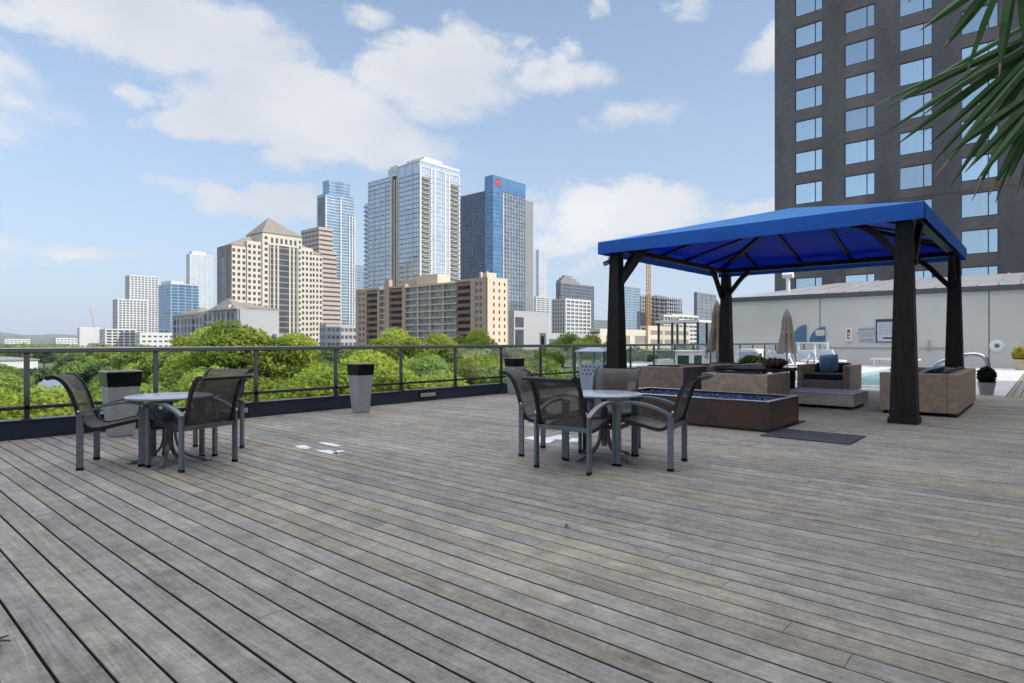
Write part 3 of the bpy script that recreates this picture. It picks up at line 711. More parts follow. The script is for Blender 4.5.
def make_umbrella(h,rz):
    r=empty('closed_umbrella')
    b=MB(); b.tube([(0,0,.05),(0,0,h+.06)],.022,10); b.build('pole',M['frame'],r,smooth=True)
    b=MB(); b.lathe([(0,0),(.26,0),(.26,.05),(.06,.09),(.03,.2),(0,.2)],24); b.build('base',M['frame_dark'],r,smooth=True)
    b=MB(); n=48; prof=[(.03,h+.03),(.085,h-.06),(.13,h-.3),(.15,h-.55),(.175,h-.8),(.215,h-1.1),(.25,h-1.33),(.26,h-1.38)]
    vs=[]
    for q,(rr,z) in enumerate(prof):
        for j in range(n):
            a=2*PI*j/n; k=1+.28*math.cos(8*a+rz+.25*q)*min(1,q/2)+.07*math.cos(3*a+q); vs.append((rr*k*math.cos(a),rr*k*math.sin(a),z+(.05*math.cos(8*a+1) if q>5 else 0)))
    b.add(vs,[(q*n+j,q*n+(j+1)%n,(q+1)*n+(j+1)%n,(q+1)*n+j) for q in range(len(prof)-1) for j in range(n)])
    b.add([vs[j] for j in range(n)],[tuple(range(n))]); b.build('canopy',M['beige_fabric'],r,smooth=True)
    b=MB(); b.lathe([(.17,h-.68),(.19,h-.7),(.19,h-.75),(.175,h-.77)],24); b.build('strap',M['beige_fabric'],r,smooth=True)
    return r
u=make_umbrella(2.2,0); u.location=(21,6.45,.0025); tag(u,'closed beige umbrella on its pole in front of the blue arched wall panels','umbrella','closed pool umbrellas')
u=make_umbrella(2.3,1); u.location=(*at(717,17.3),.0025); u.scale=(.85,.85,1); tag(u,'closed beige umbrella half hidden by the rear left pergola post','umbrella','closed pool umbrellas')

SLING_BL=mat('pale_blue_sling',(.46,.52,.60),.6)
def make_lounge():
    r=empty('chaise_lounge')
    b=MB()
    for sx in (-1,1):
        b.bar([(sx*.33,-.95,.36),(sx*.33,.95,.36)],.035,.05)
    b.box(-.33,-.97,.335,.33,-.93,.385); b.box(-.33,.93,.335,.33,.97,.385); b.build('frame',M['white'],r)
    for sx in (-1,1):
        for y in (-.8,.75):
            b=MB(); b.box(sx*.33-.02,y-.02,0,sx*.33+.02,y+.02,.335); b.build('leg',M['white'],r)
    b=MB(); b.box(-.31,-.93,.388,.31,.25,.405); b.build('seat_panel',SLING_BL,r)
    b=MB(); A=Matrix.Translation((0,.27,.40))@Matrix.Rotation(rad(38),4,'X'); b.box(-.31,0,0,.31,.72,.02,0,A); b.box(-.34,0,-.02,-.312,.74,.03,1,A); b.box(.312,0,-.02,.34,.74,.03,1,A); b.build('back_panel',[SLING_BL,M['white']],r)
    return r
L=None
for i,(x,y,rz,l) in enumerate(((20.6,8.2,95,'white chaise lounge by the railing nearest the closed umbrella by the post'),(22.2,7.9,92,'white chaise lounge second along the row behind the dark table'),
     (24.0,7.4,88,'white chaise lounge just right of the free standing closed umbrella'),(26.2,7.2,95,'white chaise lounge in front of the white pool fence'),
     (28.6,7.0,86,'white chaise lounge farthest along the row, above the black armchair cushions'),(33.3,5.4,180,'white chaise lounge alone across the pool against the grey wall'))):
    o=make_lounge() if L is None else copy_tree(L)
    if L is None: L=o
    o.location=(x,y,.0025); o.rotation_euler=(0,0,rad(rz)); tag(o,l,'lounge chair','white pool lounges')
tb=None
for x,y,l in ((19.3,7.2,'small white round side table among the lounges, left one'),(23.3,6.4,'small white round side table right of the closed umbrella')):
    if tb is None:
        o=empty('side_table'); b=MB(); b.lathe([(0,.5),(.27,.5),(.28,.52),(.27,.54),(0,.54)],24); b.build('tabletop',M['white'],o,smooth=True)
        for k in range(3):
            a=k*2.1; b=MB(); b.tube([(.05*math.cos(a),.05*math.sin(a),.5),(.2*math.cos(a),.2*math.sin(a),0)],.014,8); b.build('leg',M['white'],o)
        tb=o
    else: o=copy_tree(tb)
    o.location=(x,y,.0025); tag(o,l,'table','white pool side tables')

def hoop(name,pts,label,loc,mt,r_=.024,dy=(0,.5,0)):
    r=empty(name,loc,0,label,'handrail')
    for k in (0,1):
        b=MB(); b.tube([Vector(p)+Vector(dy)*k for p in curve(pts,6)],r_,10); b.build('rail',mt,r,smooth=True)
hoop('pool_handrail',[(0,0,0),(0,0,.5),(.1,-.01,.74),(.32,-.02,.82),(.52,-.03,.7),(.6,-.03,.3),(.6,-.03,-.03)],'pair of chrome pool handrail hoops left of the armchair with the pillow',(18.2,5.05,.03),M['steel'],.022,(.1,.55,0))
r=empty('pool_handrail',(18.3,1.5,.0025),0,'single thick silver pool handrail arching over behind the clipped shrub','handrail')
b=MB(); b.tube(curve([(0,-.42,0),(0,-.42,.45),(0,-.40,.72),(.02,-.28,.86),(.05,-.05,.88),(.1,.3,.78),(.14,.62,.6),(.15,.75,.3),(.15,.78,-.02)],6),.055,12); b.build('rail',M['steel'],r,smooth=True)

# white pool fence
r=empty('pool_fence',(31.5,0,0.0025),0,'short white metal fence in front of the blue arched wall panels','fence')
b=MB(); b.bar([(0,7.8,1.13),(0,10.2,1.13)],.07,.07); b.build('top_rail',M['white'],r)
b=MB(); b.bar([(0,7.8,.18),(0,9.6,.18)],.05,.05); b.build('bottom_rail',M['white'],r)
for y in (7.85,8.4,9.15,9.6): b=MB(); b.box(-.03,y-.035,0,.03,y+.035,1.1); b.build('post',M['white'],r)
# cabinets by the glass railing
def cabinet(x,y,label):
    r=empty('utility_cabinet',(x,y,.0025),0,label,'cabinet')
    b=MB(); b.box(-.45,-.3,.05,.45,.3,.86); b.box(-.48,-.33,.86,.48,.33,.9); b.build('body',M['white'],r,bevel=.01)
    b=MB(); b.box(-.453,-.2,.42,-.449,.2,.74); b.box(-.3,-.303,.42,.3,-.299,.74); b.build('panel',mat('dark_green_panel',(.03,.06,.04),.2),r)
    b=MB(); b.box(-.4,-.25,0,.4,.25,.05); b.build('plinth',M['frame_dark'],r)
cabinet(19.2,9.0,'white cabinet with dark green window left of the rear pergola post')
cabinet(24.6,8.9,'white cabinet with dark window right of the rear pergola post')

# ------------------------------------------------------------------ pool wall building
WX=35.5
def onwall(px,x=WX):
    t=(px-512)/F_PX; y=x*(ST-CT*t)/(ST*t+CT); return y, x/(ST*t+CT)
YB=14.3
wall=empty('pool_building',(0,0,0),0,'long low grey stucco building with sloped metal roof along the pool','building')
b=MB(); b.box(WX,-30,-.3,56,YB,3.52); b.build('wall',M['stucco'],wall)
b=MB(); b.box(WX-.12,-30,3.53,WX+.4,YB+.15,3.76); b.box(WX+.4,YB+.002,3.53,56,YB+.15,3.76); b.build('roof_cap',mat('dark_grey_trim',(.11,.11,.125),.5,metal=.4),wall)
b=MB(); b.add([(WX+.02,-30,3.765),(WX+.02,YB+.1,3.765),(WX+9,10.5,5.05),(WX+9,-30,5.05),(56,YB+.1,3.765),(56,10.5,4.2),(56,-30,4.2)],[(0,1,2,3),(1,4,5,2),(3,2,5,6)])
for k in range(50):
    y=-29.5+.8*k
    if y<10: b.bar([(WX+.05,y,3.795),(WX+8.9,y,5.07)],.05,.05)
b.build('roof',mat('standing_seam_metal',(.36,.345,.36),.45,metal=.4,var=.15,scale=1),wall)
b=MB()
for px in (820,989):
    y,_=onwall(px); b.box(WX-.006,y-.02,0,WX+.002,y+.02,3.5)
b.build('wall_joint',M['ink'],wall)
b=MB(); b.box(WX-.05,3.6,.86,WX-.001,9.0,.9); b.build('conduit',mat('pale_green_trim',(.34,.37,.33),.7),wall)
y,_=onwall(929); b=MB(); b.tube([(WX-.12,y,.7),(WX-.12,y,1.25)],.03,8); b.box(WX-.12,y-.02,1.18,WX,y+.02,1.22); b.build('tap',M['steel'],wall)
# blue quarter-round panels
def quarter(px0,px1,pyt,pyb,label,flip):
    y0,d=onwall(px0); y1,_=onwall(px1); z0,z1=zat(pyb,d),zat(pyt,d)
    poly=[(y1,z0)]; n=14
    for i in range(n+1):
        a=PI/2*i/n; poly.append((y1+(y0-y1)*math.sin(a) if not flip else y1+(y0-y1)*math.sin(a), z0+(z1-z0)*math.cos(a)))
    b=MB(); b.prism(poly,'x',WX-.05,WX-.002); o=b.build('wall_panel',M['mural']); tag(o,label,'wall panel','blue quarter-round wall panels')
quarter(792,806.5,325,342,'blue quarter-round panel on the pool wall right beside the closed umbrella',False)
quarter(809.5,825.5,327,342,'blue quarter-round panel on the pool wall under the small wall lamp',False)
y0,d=onwall(817); y1,_=onwall(825.5)
r=empty('wall_lamp',(WX,0,0),0,'small boxy wall lamp over the right blue panel','lamp')
b=MB(); b.box(-.28,y1,zat(335.5,d),-.055,y0,zat(330,d)); b.build('housing',M['stucco'],r,bevel=.02)
b=MB(); b.box(-.26,y1+.05,zat(335.5,d)-.03,-.08,y0-.05,zat(335.5,d)-.002); b.build('lens',M['white'],r)
y0,d=onwall(846.2); y1,_=onwall(852.6)
r=empty('emergency_box',(WX,0,0),0,'white emergency call box with red centre on the pool wall','call box')
za,zb=zat(341,d),zat(328,d); b=MB(); b.box(-.1,y1,za,-.002,y0,zb); b.build('housing',M['white'],r,bevel=.02)
b=MB(); b.box(-.115,y1+.09,za+.1,-.101,y0-.07,zb-.07); b.build('panel',M['red'],r)
b=MB()
for f in (.32,.55): zc=za+(zb-za)*f; b.box(-.13,(y0+y1)/2-.04,zc-.04,-.116,(y0+y1)/2+.04,zc+.04)
b.build('button',M['white'],r)
def text(s,parent,loc,size,mt,name='lettering',ext=.003):
    cu=bpy.data.curves.new(name,'FONT'); cu.body=s; cu.size=size; cu.align_x='CENTER'; cu.align_y='CENTER'; cu.extrude=ext
    o=bpy.data.objects.new(name,cu); COL.objects.link(o); dg=bpy.context.evaluated_depsgraph_get(); me=bpy.data.meshes.new_from_object(o.evaluated_get(dg)); COL.objects.unlink(o); bpy.data.objects.remove(o)
    me.materials.clear(); me.materials.append(mt); o=bpy.data.objects.new(name,me); COL.objects.link(o); o.parent=parent
    o.location=loc; o.rotation_euler=(PI/2,0,-PI/2); return o
y0,d=onwall(858); y1,_=onwall(876); za,zb=zat(343,d),zat(327.5,d); yc=(y0+y1)/2
r=empty('warning_sign',(WX,0,0),0,'pale warning sign with violet lettering beside the framed rules board','sign')
b=MB(); b.box(-.02,y1,za,-.002,y0,zb); b.build('board',mat('pale_sign',(.46,.46,.48),.6),r)
H=zb-za
text('WARNING',r,(-.021,yc,za+H*.86),.15,M['red'])
text('NO LIFEGUARD',r,(-.021,yc,za+H*.62),.135,M['ink_lilac']); text('ON DUTY',r,(-.021,yc,za+H*.44),.15,M['ink_lilac'])
b=MB()
for f in (.22,.12): b.box(-.024,y1+.1,za+H*f-.02,-.0205,y0-.1,za+H*f+.02)
b.build('fine_print',M['ink_lilac'],r)
y0,d=onwall(876.6); y1,_=onwall(898); za,zb=zat(342.5,d),zat(319.3,d)
r=empty('rules_board',(WX,0,0),0,'white framed rules board with dark header beside the front pergola post','sign')
b=MB(); b.box(-.03,y1,za,-.002,y0,zb); b.build('board',mat('white_sign',(.56,.56,.6),.5),r)
b=MB(); b.box(-.05,y0-.03,za,-.0305,y0+.03,zb); b.box(-.05,y1-.03,za,-.0305,y1+.03,zb); b.box(-.05,y1+.03,za,-.0305,y0-.03,za+.05); b.build('frame',M['ink'],r)
b=MB(); b.box(-.04,y1+.03,zb-.14,-.0305,y0-.03,zb); b.build('header',M['ink'],r)
b=MB(); b.box(-.036,y1+.25,za+.18,-.0305,y0-.28,za+.27); b.build('footer',M['ink'],r)
b=MB()
for k in range(9): b.box(-.034,y1+.12+.05*(k%3),zb-.26-.065*k,-.0305,y0-.12,zb-.24-.065*k)
b.build('fine_print',mat('pale_ink',(.36,.37,.45),.6),r)
y0,d=onwall(997); r=empty('wall_light',(WX,y0,zat(346,d)),0,'round white ring light on the pool wall above the clipped shrub','lamp')
b=MB(); n=32; vs=[]
b.lathe([(.1,0),(.27,0),(.28,.03),(.24,.05),(.12,.045),(.1,.02)],32); o=b.build('ring',M['white'],r,smooth=True); o.rotation_euler=(0,-PI/2,0)
b=MB(); b.lathe([(0,0),(.095,0),(.09,.03),(0,.045)],24); o=b.build('lens',M['frame'],r,smooth=True); o.rotation_euler=(0,-PI/2,0)
# pipe and box on the roof
x,y=39.0,0; t=(788-512)/F_PX; y=39*(ST-CT*t)/(ST*t+CT)
r=empty('vent_pipe',(39,y,4.2),0,'white T-shaped vent pipe on the metal roof','vent')
b=MB(); b.tube([(0,0,-.1),(0,0,.95)],.12,12); b.build('pipe',M['white'],r,smooth=True)
b=MB(); b.tube([(0,-.3,1.02),(0,.3,1.02)],.17,12); b.build('cap',M['white'],r,smooth=True)

# glass enclosure beyond the corner of the railing
r=empty('glass_enclosure',(*at(692,40),-.3),0,'glass-walled stair enclosure with dark frames behind the railing corner','enclosure')
b=MB(); b.box(-.2,-.6,0,3.0,2.6,.3); b.build('base',M['stucco'],r)
for (x,y) in ((0,-.4),(0,.5),(0,1.4),(0,2.4),(2.8,-.4),(2.8,2.4),(1.4,-.4)):
    b=MB(); b.box(x-.06,y-.06,.3,x+.06,y+.06,2.75); b.build('post',M['frame_dark'],r)
b=MB(); b.box(-.15,-.55,2.75,2.95,2.55,2.92); b.build('roof',M['stucco'],r)
GLB=m_glass_pane('green_tint_glass',(.35,.6,.6))
for (x0,y0,x1,y1) in ((-.01,-.33,.01,.43),(-.01,.57,.01,1.33),(-.01,1.47,.01,2.33),(.08,-.41,1.32,-.39),(1.48,-.41,2.72,-.39)):
    b=MB(); b.box(x0,y0,.31,x1,y1,2.74); b.build('glass_panel',GLB,r)
b=MB(); b.box(33,9.75,-14,60,22,-.31); tag(b.build('terrace_block',M['stucco']),'plain grey lower block carrying the glass enclosure','building')

# ------------------------------------------------------------------ hotel
HX=61.8
hotel=empty('hotel_tower',(HX,0,GROUND),0,'tall dark brick hotel tower with rows of pale reflecting windows','building')
def hz(z): return z-GROUND
BR=m_brick('dark_brick',(.135,.128,.136),(.108,.104,.112),.42,.14,.012)
BR2=m_brick('brown_brick',(.165,.14,.132),(.13,.114,.11),.42,.14,.012)
YL=.3257*HX
cols=[]
for a,c in ((795,822.5),(844.5,875),(900,932.6),(961,998.5)):
    ya,_=onwall(a,HX); yb,_=onwall(c,HX); cols.append((ya,yb))
mod=(cols[0][0]-cols[3][0])/3
for k in range(1,4): cols.append((cols[3][0]-mod*k,cols[3][1]-mod*k))
ztop0=[]  # window rows: tops follow 3 m floors
d795=HX/(ST*((795-512)/F_PX)+CT)
zr=zat(122,d795); flo=31.25*d795/F_PX                   # top of one row, storey height
rows=[zr+flo*k for k in range(-7,8)]
wh=.66*flo
H1=48.0
b=MB()
rec=.22
# piers between columns and spandrels between rows leave true openings
edges=[YL]
for (ya,yb) in cols: edges += [ya,yb]
edges.append(-70)
for i in range(0,len(edges),2): b.box(0,edges[i+1],hz(-8),rec+.03,edges[i],hz(H1))
for (ya,yb) in cols:
    zs=[-8]
    for z in rows: zs += [z-wh,z]
    zs.append(H1)
    for i in range(0,len(zs),2): b.box(.012,yb,hz(zs[i]),rec+.03,ya,hz(zs[i+1]),1)
b.box(rec+.03,-70,hz(-8),26,YL-.002,hz(H1)-.002)
b.build('wall',[BR,BR2],hotel)
b=MB(); b.box(-1.2,-70,0,27,YL+1.15,hz(-8)-.003); 
b.build('lower_storeys',BR,hotel)
b=MB(); b.box(-.25,YL-.001,hz(-8),2.0,YL+1.15,hz(4.6)); b.build('corner_annex',BR,hotel)
b=MB(); b.box(-.03,-70,hz(zr-flo*3+.25),-.001,YL-.05,hz(zr-flo*3+.32)); b.build('string_course',BR,hotel)
HG=m_curtain('hotel_glass',(.55,.72,.82),(.72,.85,.92),(50,1.2,3.0),.8,.03)
nt=HG.node_tree; oi=N(nt,'ShaderNodeObjectInfo'); bs=nt.nodes['Principled BSDF']; lk=bs.inputs['Base Color'].links[0].from_socket   # pane_random: blinds drawn to different degrees
pr=N(nt,'ShaderNodeMapRange'); pr.inputs['To Min'].default_value=.72; pr.inputs['To Max'].default_value=1.08; nt.links.new(oi.outputs['Random'],pr.inputs['Value'])
sc_=N(nt,'ShaderNodeVectorMath',operation='SCALE'); nt.links.new(lk,sc_.inputs[0]); nt.links.new(pr.outputs[0],sc_.inputs['Scale']); nt.links.new(sc_.outputs[0],bs.inputs['Base Color'])
HF=mat('navy_frame',(.015,.02,.04),.4)
ww=cols[0][0]-cols[0][1]
b=MB(); fw=.07
b.box(.06,0,0,.16,ww,fw); b.box(.06,0,wh-fw,.16,ww,wh); b.box(.06,0,fw,.16,fw,wh-fw); b.box(.06,ww-fw,fw,.16,ww,wh-fw); b.box(.06,ww*.25,fw,.16,ww*.25+fw,wh-fw)
fr0=b.build('window',HF,hotel)
b=MB(); b.box(.10,fw+.001,fw+.001,.12,ww*.25-.001,wh-fw-.001); b.box(.10,ww*.25+fw+.001,fw+.001,.12,ww-fw-.001,wh-fw-.001); b.box(.17,.0,.0,.21,ww,wh)
pn0=b.build('pane',HG,fr0)
first=True
for (ya,yb) in cols[:6]:
    for z in rows:
        if first: o=fr0; first=False
        else:
            o=fr0.copy(); COL.objects.link(o); o.parent=hotel
            p=pn0.copy(); COL.objects.link(p); p.parent=o
        o.location=(0,yb,hz(z-wh))
# the wing that closes the terrace on the side away from the city; it shades the deck
b=MB(); wy=-9.0; WH=hz(15.6)
b.box(-30-HX,-28,0,27-HX,wy-.25,WH)
zs=[0]; 
for k in range(9): zs += [hz(.9+3*k-12), hz(2.9+3*k-12)]
zs.append(WH)
for i in range(0,len(zs),2): b.box(-30-HX,wy-.249,zs[i],27-HX,wy,zs[i+1])
xq=-30-HX
while xq<27-HX-.1:
    b.box(xq,wy-.249,zs[1]-.002,min(xq+1.6,27-HX),wy-.003,WH-.002); xq+=4.1
b.build('side_wing',mat('grey_brown_render',(.13,.12,.125),.85,var=.1,scale=.4),hotel)
b=MB(); b.box(-30-HX,-28,hz(-13.99),-1.22,9.6,hz(-.35))
b.build('podium',M['stucco'],hotel)

# ------------------------------------------------------------------ palm at the right edge
px_,py_=cam2w(3.75,3.35)
palm=empty('fan_palm',(px_,py_,.0025),0,'fan palm reaching dark green fronds into the upper right corner','palm')
LP=m_leaf('palm_leaf',(.008,.034,.010),(.075,.17,.05),.15)
LPT=mat('dry_leaf_tip',(.22,.16,.09),.8)
b=MB(); b.lathe([(0,0),(.3,0),(.42,.5),(.44,.55),(.38,.55),(0,.5)],28); b.build('pot',M['pot_grey'],palm,smooth=True)
b=MB(); pts=curve([(0,0,.5),(.02,.01,1.4),(-.01,.02,2.3),(0,0,3.2)],6); b.tube(pts,.11,14,0,[1.15-.012*i+.05*(i%2) for i in range(len(pts))]); b.build('trunk',mat('palm_bark',(.13,.10,.075),.95,bump=1,scale=22),palm)
def frond(hub,axis,normal,n,spread,length,droop,seed,tipdry=.25,wid=.036):
    R=random.Random(seed); hub=Vector(hub); ax=Vector(axis).normalized(); nm=Vector(normal).normalized(); nm=(nm-ax*nm.dot(ax)).normalized(); sd=ax.cross(nm)
    fr=MB(); crown=Vector((0,0,3.05)); mid=(hub+crown)/2+Vector((0,0,.15)); fr.tube(curve([crown,mid,hub],6),.016,8)
    stem=fr.build('frond',LP,palm,smooth=True)
    b=MB(); tints=[]
    for k in range(n):
        a=-spread+2*spread*k/(n-1)+R.uniform(-.05,.05); d=ax*math.cos(a)+sd*math.sin(a)
        L=length*(.72+.28*math.cos(a*.7))*R.uniform(.86,1.08); tw=R.uniform(-.5,.5); side=(d.cross(nm)*math.cos(tw)+nm*math.sin(tw)).normalized(); up=d.cross(side)
        m=9; vs=[]
        for i in range(m+1):
            t=i/m; p=hub+d*(L*t)+Vector((0,0,-droop*L*t**2.4*R.uniform(.95,1.05)))+nm*(.03*math.sin(k*1.3))
            w=wid*(.35+1.0*min(1,t*3.2))*(1-max(0,(t-.55)/.45)**1.4*.93)
            vs += [p-side*w*.5+up*w*.28,p,p+side*w*.5+up*w*.28]
        dry=R.random()<tipdry
        fs=[(i*3+j,i*3+j+1,i*3+j+4,i*3+j+3) for i in range(m) for j in range(2)]
        for q,f in enumerate(fs): b.add([vs[x] for x in f],[(0,1,2,3)],1 if (dry and q>=2*(m-1)) else 0); tints.append(min(1,max(0,R.gauss(.42,.1)+.25*(k%3==0))))
    o=b.build('leaf_blade',[LP,LPT],stem)
    at_=o.data.attributes.new('tint','FLOAT','FACE'); at_.data.foreach_set('value',np.array(tints,dtype=np.float32))
def pxp(px,py,d):
    x,y=at(px,d); return Vector((x-px_,y-py_,zat(py,d)))
def ax(p0,p1,d0,d1): return pxp(*p1,d1)-pxp(*p0,d0)
fwd=Vector((CT,ST,0))
frond(pxp(1064,26,3.3),ax((1064,26),(928,172),3.3,3.15),-fwd+Vector((0,0,.5)),13,rad(27),1.13,.05,11,.25,.031)
frond(pxp(1016,-40,2.9),ax((1016,-40),(978,75),2.9,2.85),-fwd,6,rad(33),.62,.02,12,.7,.038)
frond(pxp(1085,-5,3.7),ax((1085,-5),(905,140),3.7,3.8),-fwd+Vector((0,0,.7)),7,rad(14),1.22,.04,13,.2,.03)
frond(pxp(1062,75,3.1),ax((1062,75),(1000,190),3.1,3.0),-fwd,9,rad(24),.74,.03,14,.2,.034)
frond(pxp(985,-85,3.4),ax((985,-85),(892,0),3.4,3.3),-fwd,5,rad(13),.70,.02,15,.3,.04)
frond(Vector((.5,-.5,3.5)),Vector((.6,-.7,.2)),Vector((0,0,1)),15,rad(95),.8,.3,16)
# ================================================================== THE CITY
MC=dict(
 beige=mat('cream_precast',(.54,.495,.42),.8,scale=.05,var=.05),
 beige_dk=mat('taupe_shade_precast',(.22,.20,.19),.8,scale=.05,var=.05),
 roof=mat('brown_tile_roof',(.20,.175,.15),.8,scale=.3),
 win=m_curtain('dark_windows',(.03,.034,.04),(.085,.09,.10),(2.9,2.9,3.8),.2,.12),
 winl=m_curtain('grey_windows',(.07,.085,.11),(.17,.2,.24),(3,3,3.3),.3,.12),
 pink=mat('pinkish_stone',(.44,.35,.31),.8,scale=.05,var=.06),
 white=mat('white_concrete',(.56,.56,.55),.7,scale=.05,var=.05),
 grey=mat('light_grey_concrete',(.36,.365,.38),.8,scale=.05,var=.05),
 greyd=mat('mid_grey_concrete',(.21,.21,.215),.8,scale=.05,var=.05),
 brick=mat('tan_brick',(.43,.31,.225),.85,scale=.08,var=.08),
 brickp=mat('pale_tan_brick',(.60,.48,.37),.85,scale=.06,var=.06),
 brickr=mat('red_brown_brick',(.20,.115,.085),.85,scale=.2,var=.12),
 darkin=mat('dark_recess',(.035,.03,.03),.9),
 g_sky=m_curtain('sky_glass',(.38,.45,.55),(.62,.69,.77),(3.1,3.1,3.3),.55,.1),
 g_blue=m_curtain('blue_glass',(.06,.17,.33),(.13,.29,.46),(3.5,3.5,3.6),.45,.08,3),
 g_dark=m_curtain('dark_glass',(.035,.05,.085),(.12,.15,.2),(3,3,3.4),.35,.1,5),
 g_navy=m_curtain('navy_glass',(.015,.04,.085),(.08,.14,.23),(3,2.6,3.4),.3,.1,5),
 g_silver=m_curtain('silver_sheen_glass',(.15,.19,.25),(.36,.42,.49),(2.6,3,3.4),.4,.1,6),
 g_patch=m_curtain('curtained_windows',(.06,.055,.05),(.40,.365,.33),(1.6,1.6,1.5),.1,.3,2),
 g_teal=m_curtain('teal_glass',(.10,.21,.32),(.25,.40,.52),(3,3,3.6),.45,.1,7),
 g_grey=m_curtain('grey_glass',(.10,.12,.15),(.25,.28,.32),(3.2,3.2,3.4),.35,.12,9),
 mull=mat('pale_mullions',(.50,.51,.53),.5,scale=.05),
 mulld=mat('dark_mullions',(.07,.08,.10),.5,scale=.05),
 crane=mat('crane_yellow',(.50,.27,.04),.5), crane_r=mat('crane_red',(.42,.2,.17),.5),
 logo=mat('red_sign',(.62,.06,.05),.5),
)
def site(pl,pc,pr,d,label,name='office_tower',cat='building'):
    x,y=at(pc,d); r=empty(name,(x,y,GROUND),0,label,cat)
    return r, (extL(pc,pl,d) if pl is not None else 12.0), extR(pc,pr,d)
def HT(py,d): return zat(py,d)-GROUND
def grid(b,face,u0,u1,z0,z1,us,zs,tu,tz,pr,m=0,base=0.0):
    for u in us:
        if face=='L': b.box(base-pr,u-tu/2,z0,base,u+tu/2,z1,m)
        else: b.box(u-tu/2,base-pr,z0,u+tu/2,base,z1,m)
    for z in zs:
        if face=='L': b.box(base-pr+.04,u0,z-tz/2,base,u1,z+tz/2,m)
        else: b.box(u0,base-pr+.04,z-tz/2,u1,base,z+tz/2,m)
def lin(a,c,n): return [a+(c-a)*i/(n-1) for i in range(n)] if n>1 else [(a+c)/2]
WINC={}
def punched(root,wb,face,u0,u1,z0,z1,nu,nz,wf,hf,base=0.0,th=.5,m=0,wm=None,cap=100):
    """a wall with real openings and one window set back in each"""
    du,dz=(u1-u0)/nu,(z1-z0)/nz; w,h=du*wf,dz*hf
    def bx(ua,ub,za,zb):
        if face=='L': wb.box(base,ua,za,base+th,ub,zb,m)
        else: wb.box(ua,base,za,ub,base+th,zb,m)
    for i in range(nu+1):
        ua=u0 if i==0 else u0+du*i-(du-w)/2; ub=u1 if i==nu else u0+du*i+(du-w)/2; bx(ua,ub,z0,z1)
    for i in range(nu):
        ua,ub=u0+du*i+(du-w)/2,u0+du*(i+1)-(du-w)/2
        for k in range(nz+1):
            za=z0 if k==0 else z0+dz*k-(dz-h)/2; zb=z1 if k==nz else z0+dz*k+(dz-h)/2; bx(ua,ub,za,zb)
    key=(root.name,face,round(w,2),round(h,2))
    wm=wm or MC['win']; rest=MB(); cnt=WINC.setdefault(root.name,0)
    for k in reversed(range(nz)):
        for i in range(nu):
            u=u0+du*(i+.5); z=z0+dz*(k+.5)
            if WINC[root.name]<cap:
                if key not in WINC:
                    b=MB()
                    if face=='L': b.box(0,-w/2-.02,-h/2-.02,.08,w/2+.02,h/2+.02)
                    else: b.box(-w/2-.02,0,-h/2-.02,w/2+.02,.08,h/2+.02)
                    o=b.build('window',wm,root); WINC[key]=o
                else: o=WINC[key].copy(); COL.objects.link(o); o.parent=root
                o.location=(base+.3,u,z) if face=='L' else (u,base+.3,z)
                WINC[root.name]+=1
            else:
                if face=='L': rest.box(base+.3,u-w/2-.02,z-h/2-.02,base+.38,u+w/2+.02,z+h/2+.02)
                else: rest.box(u-w/2-.02,base+.3,z-h/2-.02,u+w/2+.02,base+.38,z+h/2+.02)
    if rest.f:
        o=rest.build('window_rows',wm,root); o['kind']='stuff'
def hip(b,x0,y0,x1,y1,z,apex,h,m=0):
    b.add([(x0,y0,z),(x1,y0,z),(x1,y1,z),(x0,y1,z),(*apex,z+h)],[(0,1,4),(1,2,4),(2,3,4),(3,0,4),(3,2,1,0)],m)

